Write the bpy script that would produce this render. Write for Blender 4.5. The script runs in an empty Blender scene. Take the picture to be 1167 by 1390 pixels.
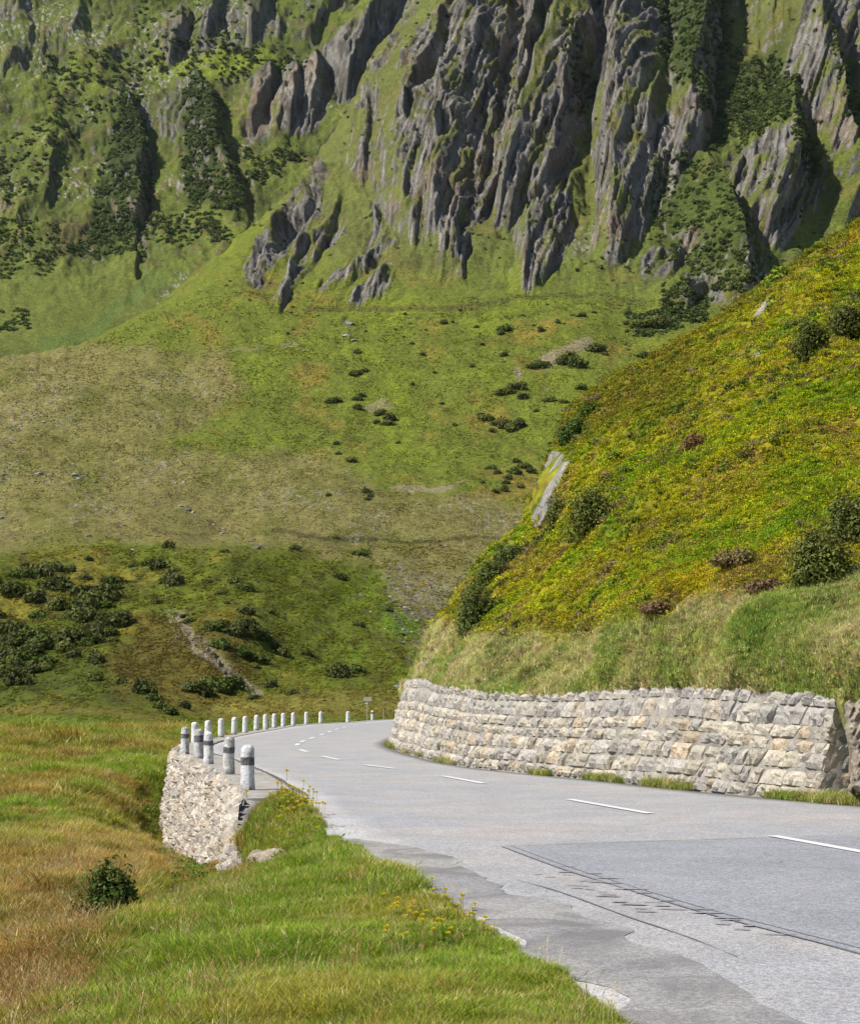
import bpy, bmesh, math, random
import numpy as np
from mathutils import Vector
SC = bpy.context.scene
COL = SC.collection
rng = np.random.default_rng(7)
random.seed(7)

# ------------------------------------------------------------------ camera model
F = 2430.0; CX = 583.5; CY = 650.0; CAMZ = 1.6
PITCH = math.atan(300.0 / F)
cp, sp = math.cos(PITCH), math.sin(PITCH)

def P3(u, v, Y):
    """world point seen in direction (u,v) at forward distance Y"""
    u = np.asarray(u, float); v = np.asarray(v, float); Y = np.asarray(Y, float)
    rx = u - CX; ry = F * cp - (CY - v) * sp; rz = F * sp + (CY - v) * cp
    k = Y / ry
    return np.stack([rx * k, ry * k + 0 * rx, CAMZ + rz * k], -1)

def proj(p):
    p = np.asarray(p, float); x = p[..., 0]; y = p[..., 1]; z = p[..., 2] - CAMZ
    d = y * cp + z * sp; d = np.where(d < .1, .1, d)
    return CX + F * x / d, CY - F * (-y * sp + z * cp) / d

# ------------------------------------------------------------------ noise
def _h(ix, iy, iz, s):
    n = (ix * 374761393 + iy * 668265263 + iz * 2147483647 + s * 1274126177) & 0xFFFFFFFF
    n = ((n ^ (n >> 13)) * 1274126177) & 0xFFFFFFFF
    n = ((n ^ (n >> 16)) * 73244475) & 0xFFFFFFFF
    return ((n ^ (n >> 15)) & 0xFFFF) / 32767.5 - 1.0

def vn2(x, y, s=0):
    xf = np.floor(x); yf = np.floor(y); fx = x - xf; fy = y - yf
    ix = xf.astype(np.int64); iy = yf.astype(np.int64)
    a = fx * fx * fx * (fx * (fx * 6 - 15) + 10); b = fy * fy * fy * (fy * (fy * 6 - 15) + 10)
    return (_h(ix, iy, 0, s) * (1 - a) + _h(ix + 1, iy, 0, s) * a) * (1 - b) + (_h(ix, iy + 1, 0, s) * (1 - a) + _h(ix + 1, iy + 1, 0, s) * a) * b

def fbm2(x, y, o=4, s=0, g=.5):
    r = 0; a = 1; t = 0
    for i in range(o):
        c, d = math.cos(i * 1.1), math.sin(i * 1.1)
        r = r + a * vn2((x * c - y * d) * 2 ** i + 17.3 * i, (x * d + y * c) * 2 ** i - 9.1 * i, s + i); t += a; a *= g
    return r / t * 1.5

def fbm_an(x, y, o=3, s=0, g=.5):      # not rotated: keeps the grain of stretched coordinates
    r = 0; a = 1; t = 0
    for i in range(o):
        r = r + a * vn2(x * 2 ** i + 17.3 * i, y * 2 ** i - 9.1 * i, s + i); t += a; a *= g
    return r / t * 1.5

def vn3(x, y, z, s=0):
    xf = np.floor(x); yf = np.floor(y); zf = np.floor(z)
    fx = x - xf; fy = y - yf; fz = z - zf
    ix = xf.astype(np.int64); iy = yf.astype(np.int64); iz = zf.astype(np.int64)
    a = fx * fx * (3 - 2 * fx); b = fy * fy * (3 - 2 * fy); c = fz * fz * (3 - 2 * fz)
    def pl(k):
        return (_h(ix, iy, iz + k, s) * (1 - a) + _h(ix + 1, iy, iz + k, s) * a) * (1 - b) + (_h(ix, iy + 1, iz + k, s) * (1 - a) + _h(ix + 1, iy + 1, iz + k, s) * a) * b
    return pl(0) * (1 - c) + pl(1) * c

def fbm3(p, f, o=3, s=0, g=.5):
    r = 0; a = 1; t = 0
    for i in range(o):
        q = p * (f * 2 ** i) + 11.7 * i
        r = r + a * vn3(q[..., 0], q[..., 1], q[..., 2], s + i); t += a; a *= g
    return r / t * 1.5

def sstep(a, b, x):
    t = np.clip((x - a) / (b - a), 0, 1); return t * t * (3 - 2 * t)

def mix(a, b, t):
    t = np.asarray(t)[..., None]; return a * (1 - t) + b * t

def lin(c):
    c = np.asarray(c, float) / 255.0
    return np.where(c <= .04045, c / 12.92, ((c + .055) / 1.055) ** 2.4)

KL = 1.75
def seen(r, g, b, k=1.0):
    """albedo of a surface that looks like this sRGB colour when sunlit"""
    return lin((r, g, b)) / (KL * k)

def polymask(u, v, poly, soft):
    """soft inside-mask of polygon, soft in px"""
    poly = np.array(poly, float); n = len(poly)
    ins = np.zeros(u.shape, bool); dm = np.full(u.shape, 1e9)
    for i in range(n):
        x0, y0 = poly[i]; x1, y1 = poly[(i + 1) % n]
        c = ((y0 > v) != (y1 > v))
        with np.errstate(divide='ignore', invalid='ignore'):
            xi = (x1 - x0) * (v - y0) / (y1 - y0 if y1 != y0 else 1e-9) + x0
        ins ^= c & (u < xi)
        dx, dy = x1 - x0, y1 - y0; L = dx * dx + dy * dy + 1e-9
        t = np.clip(((u - x0) * dx + (v - y0) * dy) / L, 0, 1)
        dm = np.minimum(dm, np.hypot(u - x0 - t * dx, v - y0 - t * dy))
    sd = np.where(ins, dm, -dm)
    return sstep(-soft, soft, sd)

def linemask(u, v, pts, w):
    dm = np.full(u.shape, 1e9)
    for (x0, y0), (x1, y1) in zip(pts[:-1], pts[1:]):
        dx, dy = x1 - x0, y1 - y0; L = dx * dx + dy * dy + 1e-9
        t = np.clip(((u - x0) * dx + (v - y0) * dy) / L, 0, 1)
        dm = np.minimum(dm, np.hypot(u - x0 - t * dx, v - y0 - t * dy))
    return 1 - sstep(w * .5, w, dm)

def rbf(pts, vals, sx=1., sy=1., lam=1e-3):
    pts = np.array(pts, float) * [sx, sy]; vals = np.array(vals, float); n = len(pts)
    def k(r2): return .5 * r2 * np.log(r2 + 1e-9)
    d2 = ((pts[:, None] - pts[None]) ** 2).sum(-1)
    A = np.zeros((n + 3, n + 3)); A[:n, :n] = k(d2) + lam * np.eye(n); A[:n, n] = 1; A[:n, n + 1:] = pts; A[n, :n] = 1; A[n + 1:, :n] = pts.T
    b = np.zeros(n + 3); b[:n] = vals; w = np.linalg.solve(A, b)
    def f(x, y):
        x = np.asarray(x, float) * sx; y = np.asarray(y, float) * sy
        r = w[n] + w[n + 1] * x + w[n + 2] * y
        for i in range(n):
            r = r + w[i] * k((x - pts[i, 0]) ** 2 + (y - pts[i, 1]) ** 2)
        return r
    return f

# ------------------------------------------------------------------ objects
def tag(o, label=None, cat=None, group=None, kind=None):
    if label: o['label'] = label
    if cat: o['category'] = cat
    if group: o['group'] = group
    if kind: o['kind'] = kind
    return o

def mesh_np(name, verts, faces, mat, col=None, smooth=True):
    verts = np.asarray(verts, np.float32).reshape(-1, 3); faces = np.asarray(faces, np.int32)
    k = faces.shape[1]; me = bpy.data.meshes.new(name)
    me.vertices.add(len(verts)); me.vertices.foreach_set('co', verts.ravel())
    me.loops.add(faces.size); me.loops.foreach_set('vertex_index', faces.ravel())
    me.polygons.add(len(faces)); me.polygons.foreach_set('loop_start', np.arange(0, faces.size, k, dtype=np.int32))
    me.polygons.foreach_set('use_smooth', np.full(len(faces), smooth))
    me.update(calc_edges=True)
    if col is not None:
        a = me.color_attributes.new('col', 'FLOAT_COLOR', 'POINT')
        c = np.ones((len(verts), 4), np.float32); c[:, :3] = np.asarray(col).reshape(-1, 3); a.data.foreach_set('color', c.ravel())
    if mat: me.materials.append(mat)
    return me

def link(name, me, parent=None, loc=None):
    o = bpy.data.objects.new(name, me); COL.objects.link(o)
    if parent is not None: o.parent = parent
    if loc is not None: o.location = loc
    return o

def gridfaces(nr, nc):
    i = np.arange(nr - 1)[:, None] * nc + np.arange(nc - 1)[None]
    return np.stack([i, i + 1, i + nc + 1, i + nc], -1).reshape(-1, 4)

def gridnormals(P):
    a = np.gradient(P, axis=0); b = np.gradient(P, axis=1); n = np.cross(a, b)
    n /= np.linalg.norm(n, axis=-1, keepdims=True) + 1e-12
    return n

class Acc:
    """collects quads / tris for one mesh"""
    def __init__(s): s.v = []; s.f = []; s.c = []; s.n = 0
    def add(s, v, f, c=None):
        v = np.asarray(v, float).reshape(-1, 3); f = np.asarray(f, int)
        if f.shape[1] == 3: f = np.concatenate([f, f[:, 2:3]], 1)
        s.v.append(v); s.f.append(f + s.n); s.n += len(v)
        s.c.append(np.broadcast_to(np.ones(3) if c is None else np.asarray(c, float), (len(v), 3)))
    def build(s, name, mat, smooth=True):
        v = np.concatenate(s.v); f = np.concatenate(s.f); c = np.concatenate(s.c)
        q = f[f[:, 2] != f[:, 3]]; t = f[f[:, 2] == f[:, 3]][:, :3]
        if len(t) == 0: return mesh_np(name, v, q, mat, c, smooth)
        if len(q): t = np.concatenate([t, q[:, [0, 1, 2]], q[:, [0, 2, 3]]])
        return mesh_np(name, v, t, mat, c, smooth)

# ------------------------------------------------------------------ materials
class NT:
    def __init__(s, name):
        s.m = bpy.data.materials.new(name); s.m.use_nodes = True; s.t = s.m.node_tree
        s.t.nodes.clear(); s.out = s.n('ShaderNodeOutputMaterial')
    def n(s, typ, **kw):
        nd = s.t.nodes.new(typ)
        for k, v in kw.items(): setattr(nd, k, v)
        return nd
    def l(s, a, b): s.t.links.new(a, b)
    def noise(s, scale, detail=3, rough=.6, vec=None, dist=0):
        n = s.n('ShaderNodeTexNoise'); n.inputs['Scale'].default_value = scale; n.inputs['Detail'].default_value = detail
        n.inputs['Roughness'].default_value = rough; n.inputs['Distortion'].default_value = dist
        if vec is not None: s.l(vec, n.inputs['Vector'])
        return n.outputs['Fac']
    def pos(s): return s.n('ShaderNodeNewGeometry').outputs['Position']
    def math(s, op, a, b=None, c=None, clamp=False):
        m = s.n('ShaderNodeMath', operation=op); m.use_clamp = clamp
        for i, x in enumerate((a, b, c)):
            if x is None: continue
            if isinstance(x, (int, float)): m.inputs[i].default_value = x
            else: s.l(x, m.inputs[i])
        return m.outputs[0]
    def rng(s, x, a, b, c, d):
        m = s.n('ShaderNodeMapRange'); s.l(x, m.inputs[0])
        for i, k in enumerate((a, b, c, d)): m.inputs[i + 1].default_value = k
        return m.outputs[0]
    def mul(s, col, fac):
        m = s.n('ShaderNodeVectorMath', operation='SCALE'); s.l(col, m.inputs[0])
        if isinstance(fac, (int, float)): m.inputs['Scale'].default_value = fac
        else: s.l(fac, m.inputs['Scale'])
        return m.outputs[0]
    def mixc(s, a, b, f):
        m = s.n('ShaderNodeMix', data_type='RGBA')
        for i, x in ((6, a), (7, b)):
            if isinstance(x, (tuple, list, np.ndarray)): m.inputs[i].default_value = (*[float(q) for q in x], 1)
            else: s.l(x, m.inputs[i])
        if isinstance(f, (int, float)): m.inputs[0].default_value = f
        else: s.l(f, m.inputs[0])
        return m.outputs[2]
    def attr(s, name, typ='GEOMETRY'):
        return s.n('ShaderNodeAttribute', attribute_name=name, attribute_type=typ).outputs['Color']
    def bump(s, h, dist, strength=1.0):
        b = s.n('ShaderNodeBump'); b.inputs['Distance'].default_value = dist; b.inputs['Strength'].default_value = strength
        s.l(h, b.inputs['Height']); return b.outputs[0]
    def bsdf(s, col, rough=.9, spec=.2, nrm=None, trans=None):
        p = s.n('ShaderNodeBsdfPrincipled'); p.inputs['Roughness'].default_value = rough
        p.inputs['Specular IOR Level'].default_value = spec
        if isinstance(col, (tuple, list, np.ndarray)): p.inputs['Base Color'].default_value = (*[float(q) for q in col], 1)
        else: s.l(col, p.inputs['Base Color'])
        if nrm is not None: s.l(nrm, p.inputs['Normal'])
        o = p.outputs[0]
        if trans:
            t = s.n('ShaderNodeBsdfTranslucent')
            if isinstance(col, (tuple, list, np.ndarray)): t.inputs[0].default_value = (*[float(q) for q in col], 1)
            else: s.l(col, t.inputs[0])
            mx = s.n('ShaderNodeMixShader'); mx.inputs[0].default_value = trans; s.l(o, mx.inputs[1]); s.l(t.outputs[0], mx.inputs[2]); o = mx.outputs[0]
        s.l(o, s.out.inputs[0]); return s.m

def mat_ground(name, scales, var, bumps, rough=.95, dots=None):
    t = NT(name); p = t.pos(); c = t.attr('col')
    for sc, va in zip(scales, var):
        n = t.noise(sc, 5, .65, p); c = t.mul(c, t.rng(n, .3, .7, 1 - va, 1 + va))
    if dots:
        n = t.noise(dots[0], 3, .7, p); c = t.mixc(c, dots[1], t.rng(n, dots[2], dots[2] + .05, 0, dots[3]))
    nrm = None
    h = None
    for sc, d in bumps:
        n = t.math('MULTIPLY', t.noise(sc, 5, .7, p), d); h = n if h is None else t.math('ADD', h, n)
    nrm = t.bump(h, 1.0)
    return t.bsdf(c, rough, .1, nrm)

M_far = mat_ground('alpine_slope', (.05, .3, .8, 2.2), (.12, .22, .34, .42), ((.45, 1.6), (1.6, .7)))
M_mid = mat_ground('meadow_slope', (.25, 1.2, 5.0), (.16, .22, .28), ((1.2, .5), (6.0, .14)))
M_near = mat_ground('near_soil', (.8, 5., 25.), (.2, .25, .3), ((4., .08), (30., .02)))

def mat_leaf(name, rough=.6, spec=.25, trans=.3, var=.25, inst=True):
    t = NT(name)
    c = t.attr('tint', 'INSTANCER') if inst else t.attr('tint', 'OBJECT')
    v = t.attr('col'); m = t.n('ShaderNodeVectorMath', operation='MULTIPLY'); t.l(c, m.inputs[0]); t.l(v, m.inputs[1])
    return t.bsdf(m.outputs[0], rough, spec, None, trans)
M_blade = mat_leaf('grass_blade', .6, .2, .35)
M_clump = mat_leaf('leaf_clump', .7, .1, .2)
def mat_foliage(name, rough, spec, trans):
    t = NT(name); c = t.attr('col')
    return t.bsdf(c, rough, spec, None, trans)
M_foliage = mat_foliage('shrub_foliage', .6, .12, .25)
M_twig = NT('twig_bark').bsdf(seen(95, 80, 65), .9, .1)

# ------------------------------------------------------------------ scatter by geometry nodes
def scatter(name, pts, protos, scale, rot, tint, label, cat, normal=None):
    me = bpy.data.meshes.new(name); n = len(pts)
    me.vertices.add(n); me.vertices.foreach_set('co', np.asarray(pts, np.float32).ravel())
    def fa(nm, typ, data, key='value'):
        a = me.attributes.new(nm, typ, 'POINT'); a.data.foreach_set(key, np.asarray(data, np.float32).ravel())
    fa('sc', 'FLOAT', scale); fa('rt', 'FLOAT_VECTOR', rot, 'vector'); fa('tint', 'FLOAT_VECTOR', tint, 'vector')
    a = me.attributes.new('idx', 'INT', 'POINT'); a.data.foreach_set('value', rng.integers(0, len(protos), n).astype(np.int32))
    o = link(name, me); tag(o, label, cat, None, 'stuff')
    pc = bpy.data.collections.new(name + '_kinds')
    for q in protos: pc.objects.link(q)
    g = bpy.data.node_groups.new(name, 'GeometryNodeTree')
    g.interface.new_socket('Geometry', in_out='INPUT', socket_type='NodeSocketGeometry')
    g.interface.new_socket('Geometry', in_out='OUTPUT', socket_type='NodeSocketGeometry')
    N = g.nodes; L = g.links
    i = N.new('NodeGroupInput'); u = N.new('NodeGroupOutput')
    ci = N.new('GeometryNodeCollectionInfo'); ci.inputs['Collection'].default_value = pc; ci.inputs['Separate Children'].default_value = True
    ci.inputs['Reset Children'].default_value = True
    mp = N.new('GeometryNodeMeshToPoints'); L.new(i.outputs[0], mp.inputs[0])
    ip = N.new('GeometryNodeInstanceOnPoints'); L.new(mp.outputs[0], ip.inputs['Points']); L.new(ci.outputs[0], ip.inputs['Instance'])
    ip.inputs['Pick Instance'].default_value = True
    def na(nm, typ):
        q = N.new('GeometryNodeInputNamedAttribute'); q.data_type = typ; q.inputs[0].default_value = nm
        return next(s for s in q.outputs if s.enabled and s.name == 'Attribute')
    L.new(na('idx', 'INT'), ip.inputs['Instance Index'])
    er = N.new('FunctionNodeEulerToRotation'); L.new(na('rt', 'FLOAT_VECTOR'), er.inputs[0]); L.new(er.outputs[0], ip.inputs['Rotation'])
    L.new(na('sc', 'FLOAT'), ip.inputs['Scale'])
    L.new(ip.outputs[0], u.inputs[0])
    md = o.modifiers.new('scatter', 'NODES'); md.node_group = g
    return o

def proto(name, me): return bpy.data.objects.new(name, me)

def tuft_mesh(name, n, r, h, w, bend=.5, mat=None, seed=0, head=False, hv=.4):
    """grass tuft: n curved tapering blades"""
    g = np.random.default_rng(seed); A = Acc()
    for k in range(n):
        a = g.uniform(0, 6.283); rr = r * math.sqrt(g.uniform(0, 1)); b = np.array([rr * math.cos(a), rr * math.sin(a), -.03 * h])
        a2 = g.uniform(0, 6.283); d = np.array([math.cos(a2), math.sin(a2), 0]); hh = h * g.uniform(1 - hv, 1.1); bd = bend * g.uniform(.2, 1.1) * hh
        s = np.array([-math.sin(a2 + g.uniform(-1, 1)), math.cos(a2), 0]) * w * .5 * g.uniform(.7, 1.3)
        p0 = b; p1 = b + d * bd * .25 + [0, 0, hh * .5]; p2 = b + d * bd + [0, 0, hh * (1 - .25 * bend)]
        br = g.uniform(.7, 1.25); c0 = np.array([1, 1, 1]) * br
        if not head:
            A.add([p0 - s, p0 + s, p1 + s * .8, p1 - s * .8, p2], [[0, 1, 2, 3], [3, 2, 4, 4]], c0)
        else:
            A.add([p0 - s * .5, p0 + s * .5, p1 + s * .35, p1 - s * .35, p2 + s * .3, p2 - s * .3], [[0, 1, 2, 3], [3, 2, 4, 5]], c0)
            q = p2 + d * .12 * hh + [0, 0, hh * .12]
            A.add([p2 - s * 1.2, p2 + s * 1.2, q], [[0, 1, 2]], c0 * 1.05)
            m = (p2 + q) / 2; t2 = np.array([s[1], -s[0], 0]) * 1.6
            A.add([p2 - t2, m + t2, q], [[0, 1, 2]], c0 * 1.05)
    return A.build(name, mat or M_blade, False)

def leafball(n, rad, leaf, g, flat=.75, lobes=7, col=(1, 1, 1), A=None, centre=(0, 0, 0), fill=.35, asp=.55, cv=.25):
    """leaf faces spread through uneven lobes of a crown"""
    A = A or Acc(); lc = []
    for i in range(lobes):
        d = g.normal(size=3); d /= np.linalg.norm(d); d[2] = abs(d[2]) * .8 - .1
        lc.append((d * g.uniform(.25, .65), g.uniform(.32, .58)))
    m = n; k = g.integers(0, lobes, m); C = np.array([c for c, _ in lc])[k]; R = np.array([r for _, r in lc])[k]
    d = g.normal(size=(m, 3)); d /= np.linalg.norm(d, axis=1, keepdims=True)
    rr = np.where(g.uniform(size=m) < fill, g.uniform(.3, 1, m), g.uniform(.85, 1.05, m)) * R
    p = C + d * rr[:, None]; p[:, 2] = np.where(p[:, 2] < -.25, -.25 + g.uniform(0, .1, m), p[:, 2]); p[:, 2] = (p[:, 2] + .25) * flat
    p *= rad
    nr = d + g.normal(size=(m, 3)) * .6 + [0, 0, .4]; nr /= np.linalg.norm(nr, axis=1, keepdims=True)
    t = np.cross(nr, g.normal(size=(m, 3))); t /= np.linalg.norm(t, axis=1, keepdims=True); b = np.cross(nr, t)
    L = (leaf * g.uniform(.6, 1.3, m))[:, None]; t = t * L; b = b * L * asp
    p = p + np.array(centre)
    V = np.stack([p - t, p + b - t * .1, p + t, p - b - t * .1], 1).reshape(-1, 3); Fc = np.arange(m * 4).reshape(m, 4)
    c = np.repeat(np.array(col)[None] * (g.uniform(1 - cv, 1 + cv, m))[:, None], 4, 0)
    A.add(V, Fc, c); A.c[-1] = c
    return A

def tube(A, pts, rads, seg=5, c=(1, 1, 1)):
    pts = np.array(pts, float); n = len(pts); V = []
    for i in range(n):
        d = pts[min(i + 1, n - 1)] - pts[max(i - 1, 0)]; d /= np.linalg.norm(d) + 1e-9
        a = np.cross(d, [0.3, 1, 0.1]); a /= np.linalg.norm(a) + 1e-9; b = np.cross(d, a)
        for k in range(seg):
            t = 6.2832 * k / seg; V.append(pts[i] + (a * math.cos(t) + b * math.sin(t)) * rads[i])
    f = [[i * seg + k, i * seg + (k + 1) % seg, (i + 1) * seg + (k + 1) % seg, (i + 1) * seg + k] for i in range(n - 1) for k in range(seg)]
    A.add(V, f, c)
# ================================================================== MOUNTAINSIDE (far slope, valley floor and hillocks)
cpts = [(0,1012,100),(0,985,180),(0,960,200),(0,900,216),(0,850,236),(0,800,262),(0,750,300),(0,733,385),(0,700,440),(0,600,520),(0,487,630),
 (300,1012,105),(300,985,170),(300,950,200),(300,900,214),(300,850,236),(300,800,264),(300,750,310),(300,733,380),(300,700,430),(300,600,520),(300,500,605),(300,400,720),(300,340,790),
 (560,1012,110),(560,985,165),(560,950,200),(560,900,235),(560,850,275),(560,800,320),(560,750,365),(560,700,415),(560,650,470),(560,550,570),(560,450,650),(560,350,735),(560,250,830),(560,100,950),(560,0,1030),
 (800,1012,115),(800,950,200),(800,850,285),(800,700,420),(800,600,520),(800,500,600),(800,400,690),(800,300,770),(800,200,850),(800,100,920),(800,0,985),(800,-200,1120),
 (1000,700,430),(1000,500,610),(1000,400,690),(1000,300,760),(1000,200,830),(1000,100,905),(1000,0,975),(1000,-200,1110),
 (1170,1012,120),(1170,850,290),(1170,500,620),(1170,300,790),(1170,150,880),(1170,0,985),(1400,500,640),(1400,0,1000),(1400,-250,1160),
 (-200,1012,100),(-200,960,200),(-200,850,236),(-200,750,300),(-200,733,385),(-200,600,520),(-200,500,610),
 (130,460,665),(400,260,860),(480,140,950),(600,-60,1070),(700,-200,1150)]
_f = rbf([(a, b) for a, b, c in cpts], [math.log(c) for a, b, c in cpts], 1 / 300., 1 / 200., 2e-4)
def YC(u, v): return np.exp(_f(u, v))

RU = [-260, 0, 60, 130, 200, 270, 330, 380, 420, 450, 480, 505, 535, 570, 620, 700, 1000, 1420]
RV = [490, 487, 480, 460, 420, 372, 322, 275, 235, 190, 140, 95, 50, 0, -80, -200, -240, -260]
nc, nr = 1010, 640
us = np.linspace(-200, 1400, nc)
top = np.interp(us, RU, RV) + 3 * fbm2(us / 14, us * 0, 3, 5)
tt = np.linspace(0, 1, nr)[:, None]
U = np.broadcast_to(us[None], (nr, nc)).copy(); V = top[None] + (1012 - top[None]) * tt
Yb = YC(U, V)
edge = (V - top[None])
Yb = Yb * (1 + .05 * np.exp(-edge / 18.) * (U < 640))      # the ridge rolls away from the eye
B0 = P3(U, V, Yb); Nb = gridnormals(B0)
mpp = Yb / F

def rib(u, v, pts, pw=.8):
    p = np.array(pts, float); vv = p[:, 1]
    c = np.interp(v, vv, p[:, 0]); h = np.interp(v, vv, p[:, 2]); wl = np.interp(v, vv, p[:, 3]); wr = np.interp(v, vv, p[:, 4])
    L0, L1 = vv[0], vv[-1]; end = sstep(L0 - 1, L0 + 22, v) * (1 - sstep(L1 - 30, L1 + 4, v))
    s = u - c; q = np.where(s < 0, 1 + s / wl, 1 - s / wr)
    return h * np.clip(q, 0, 1) ** pw * end

wu = U + 9 * fbm2(U / 42, V / 60, 3, 11) + 2.2 * fbm2(U / 9, V / 34, 3, 12)
wv = V + 8 * fbm2(U / 40, V / 50, 2, 13)
RIBS = [
 [(700,-120,50,110,60),(655,20,52,120,70),(612,66,56,110,100),(574,124,56,90,135),(552,200,50,60,130),(546,275,38,40,100),(562,350,22,24,40)],
 [(660,20,50,30,50),(636,90,66,32,60),(606,170,68,34,50),(596,260,58,34,46),(590,352,30,28,30)],
 [(755,-60,50,20,22),(738,30,58,18,18),(722,90,54,18,18),(704,160,44,18,16),(684,250,22,16,14)],
 [(800,-100,60,24,60),(770,36,64,26,60),(742,110,68,24,90),(712,190,66,22,80),(692,256,54,20,56),(676,316,26,16,30)],
 [(800,40,50,30,12),(786,110,62,34,14),(762,190,52,30,14),(738,262,30,26,12)],
 [(768,206,20,16,30),(748,250,40,18,44),(730,300,44,20,46),(712,350,34,20,40),(706,394,16,14,26)],
 [(910,-120,50,60,40),(868,10,50,50,40),(850,80,60,36,60),(846,150,72,38,96),(838,230,70,34,80),(830,300,54,28,52),(826,368,28,22,30)],
 [(900,120,50,30,14),(890,190,58,34,16),(876,270,34,30,14)],
 [(970,-100,55,50,20),(952,20,62,50,24),(944,110,62,44,26),(934,190,52,36,24),(915,262,30,26,22)],
 [(962,215,20,50,20),(972,280,50,80,22),(1000,345,56,80,22),(1016,400,34,60,16),(1010,430,20,40,14)],
 [(1080,120,30,30,30),(1066,190,54,60,36),(1056,250,60,60,34),(1044,300,46,40,26),(1036,348,24,26,16)],
 [(1050,-120,50,50,40),(1062,0,64,50,36),(1088,60,70,60,26),(1116,130,72,60,24),(1138,200,60,50,20),(1150,270,36,40,16)],
 [(1220,-40,50,40,30),(1200,100,60,50,30),(1170,210,50,40,26),(1150,300,26,30,20)],
 [(618,268,16,14,12),(613,315,30,16,12),(603,378,20,12,10)],
 [(548,70,18,24,10),(520,120,26,26,9),(500,170,26,22,9),(488,240,12,14,8)],
 [(452,225,8,16,6),(420,270,18,22,6),(382,320,20,22,6),(346,388,10,14,5)],
 [(470,262,8,16,6),(428,320,15,20,6),(398,368,15,18,6),(376,424,8,12,5)],
 [(512,280,10,12,7),(500,310,14,14,7),(492,332,6,8,6)],
 [(520,325,10,16,8),(490,360,15,22,9),(470,388,14,16,8),(440,402,6,10,6)],
 [(528,350,10,16,8),(512,385,15,18,9),(486,414,8,14,8)],
 [(505,285,10,10,7),(504,300,13,10,7),(500,318,6,8,6)],
 [(640,-60,30,40,14),(588,40,26,34,12),(560,110,18,20,10)],
]
rel = np.zeros_like(U); n3b = fbm2(U / 6, V / 5, 3, 43)
for r_ in RIBS: rel = np.maximum(rel, rib(wu, wv, r_))
rel -= 20 * np.maximum.reduce([linemask(wu, wv, [(706,20),(694,120),(672,220),(655,296)], 13), linemask(wu, wv, [(816,-20),(812,120),(780,225),(728,300)], 13), linemask(wu, wv, [(985,-20),(990,180),(1004,240)], 14), linemask(wu, wv, [(1022,300),(1046,390)], 9)])
# small grassy hump among the shrubs, lower right
rel = np.maximum(rel, rib(wu, wv, [(930,372,10,50,30),(925,400,26,50,26),(920,432,20,40,20)]))

RK = [  # rock areas in the picture: polygon, strength
 ([(612,60),(650,-60),(760,-100),(768,10),(730,100),(705,170),(690,240),(670,292),(640,310),(622,376),(600,378),(596,338),(560,340),(548,250),(556,160),(575,110)], 1),
 ([(775,60),(800,50),(806,150),(770,240),(735,282),(700,318),(672,312),(690,262),(722,190),(750,120)], 1),
 ([(742,235),(770,250),(772,320),(750,360),(722,392),(706,378),(716,320)], .9),
 ([(795,-100),(900,-100),(900,60),(880,130),(868,150),(890,180),(945,160),(950,210),(915,262),(880,300),(848,366),(820,362),(800,320),(806,230),(830,170),(820,130),(800,80)], 1),
 ([(990,208),(1060,215),(1112,240),(1108,280),(1070,330),(1040,350),(1022,332),(1026,290),(990,262)], 1),
 ([(1072,52),(1098,60),(1125,110),(1150,180),(1140,240),(1118,230),(1090,180),(1068,130)], .8),
 ([(870,350),(935,325),(940,340),(905,372),(872,378)], .9), ([(1000,330),(1045,350),(1040,392),(1010,400)], .8),
 ([(1115,-100),(1200,-100),(1200,120),(1160,100),(1130,40)], .8), ([(905,372),(960,378),(985,415),(920,425)], .6),
 ([(550,70),(560,90),(520,140),(505,190),(490,255),(480,235),(492,170),(478,160),(500,110),(525,80)], .9),
 ([(440,240),(450,250),(385,340),(352,392),(338,385),(350,345),(400,285)], .95), ([(455,300),(462,312),(400,392),(378,428),(370,410),(400,340)], .8),
 ([(500,282),(516,285),(508,330),(494,330)], .9), ([(520,322),(530,332),(486,372),(440,404),(438,385),(470,352)], .8), ([(520,352),(536,362),(520,402),(480,416),(478,400),(500,370)], .8),
 ([(1000,-80),(1010,-80),(1005,20),(990,20)], .5), ([(560,0),(600,-70),(640,-60),(590,50),(560,60)], .5), ([(1020,20),(1050,10),(1055,40),(1030,60)], .5),
 ([(470,430),(485,430),(480,465),(468,460)], .5)]
rock = np.zeros_like(U)
for poly, s in RK: rock = np.maximum(rock, s * polymask(wu, wv, poly, 9))
# strata: ridges that lean with the beds
q = U + 4 * fbm2(U / 70, V / 110, 2, 14) + 1.1 * fbm2(U / 12, V / 30, 2, 15) + .42 * V
def ridg(x): x = np.clip(x, -1, 1); return 1 - np.abs(x)
str1 = ridg(fbm_an(q / 34, wv / 150, 1, 21) * 1.6); str2 = ridg(fbm_an(q / 13, wv / 70, 2, 22) * 1.5); str3 = fbm_an(q / 4.6, wv / 26, 3, 23); str4 = fbm_an(q / 9, wv / 9, 3, 24)
upper = sstep(430, 330, V + .12 * (600 - U)) * sstep(330, 470, U)
def saw(x, k=.78): f = x - np.floor(x); return np.where(f < k, f / k, (1 - f) / (1 - k))
qw = q + 14 * fbm2(U / 110, V / 160, 2, 26)
sa = saw(qw / 26 + .16 * fbm2(q / 50, wv / 120, 2, 27)); sb = saw(qw / 9.5 + .28 * fbm_an(q / 30, wv / 90, 2, 28)); sc_ = saw(qw / 4.8 + .45 * fbm_an(q / 18, wv / 60, 2, 29), .65)
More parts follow.
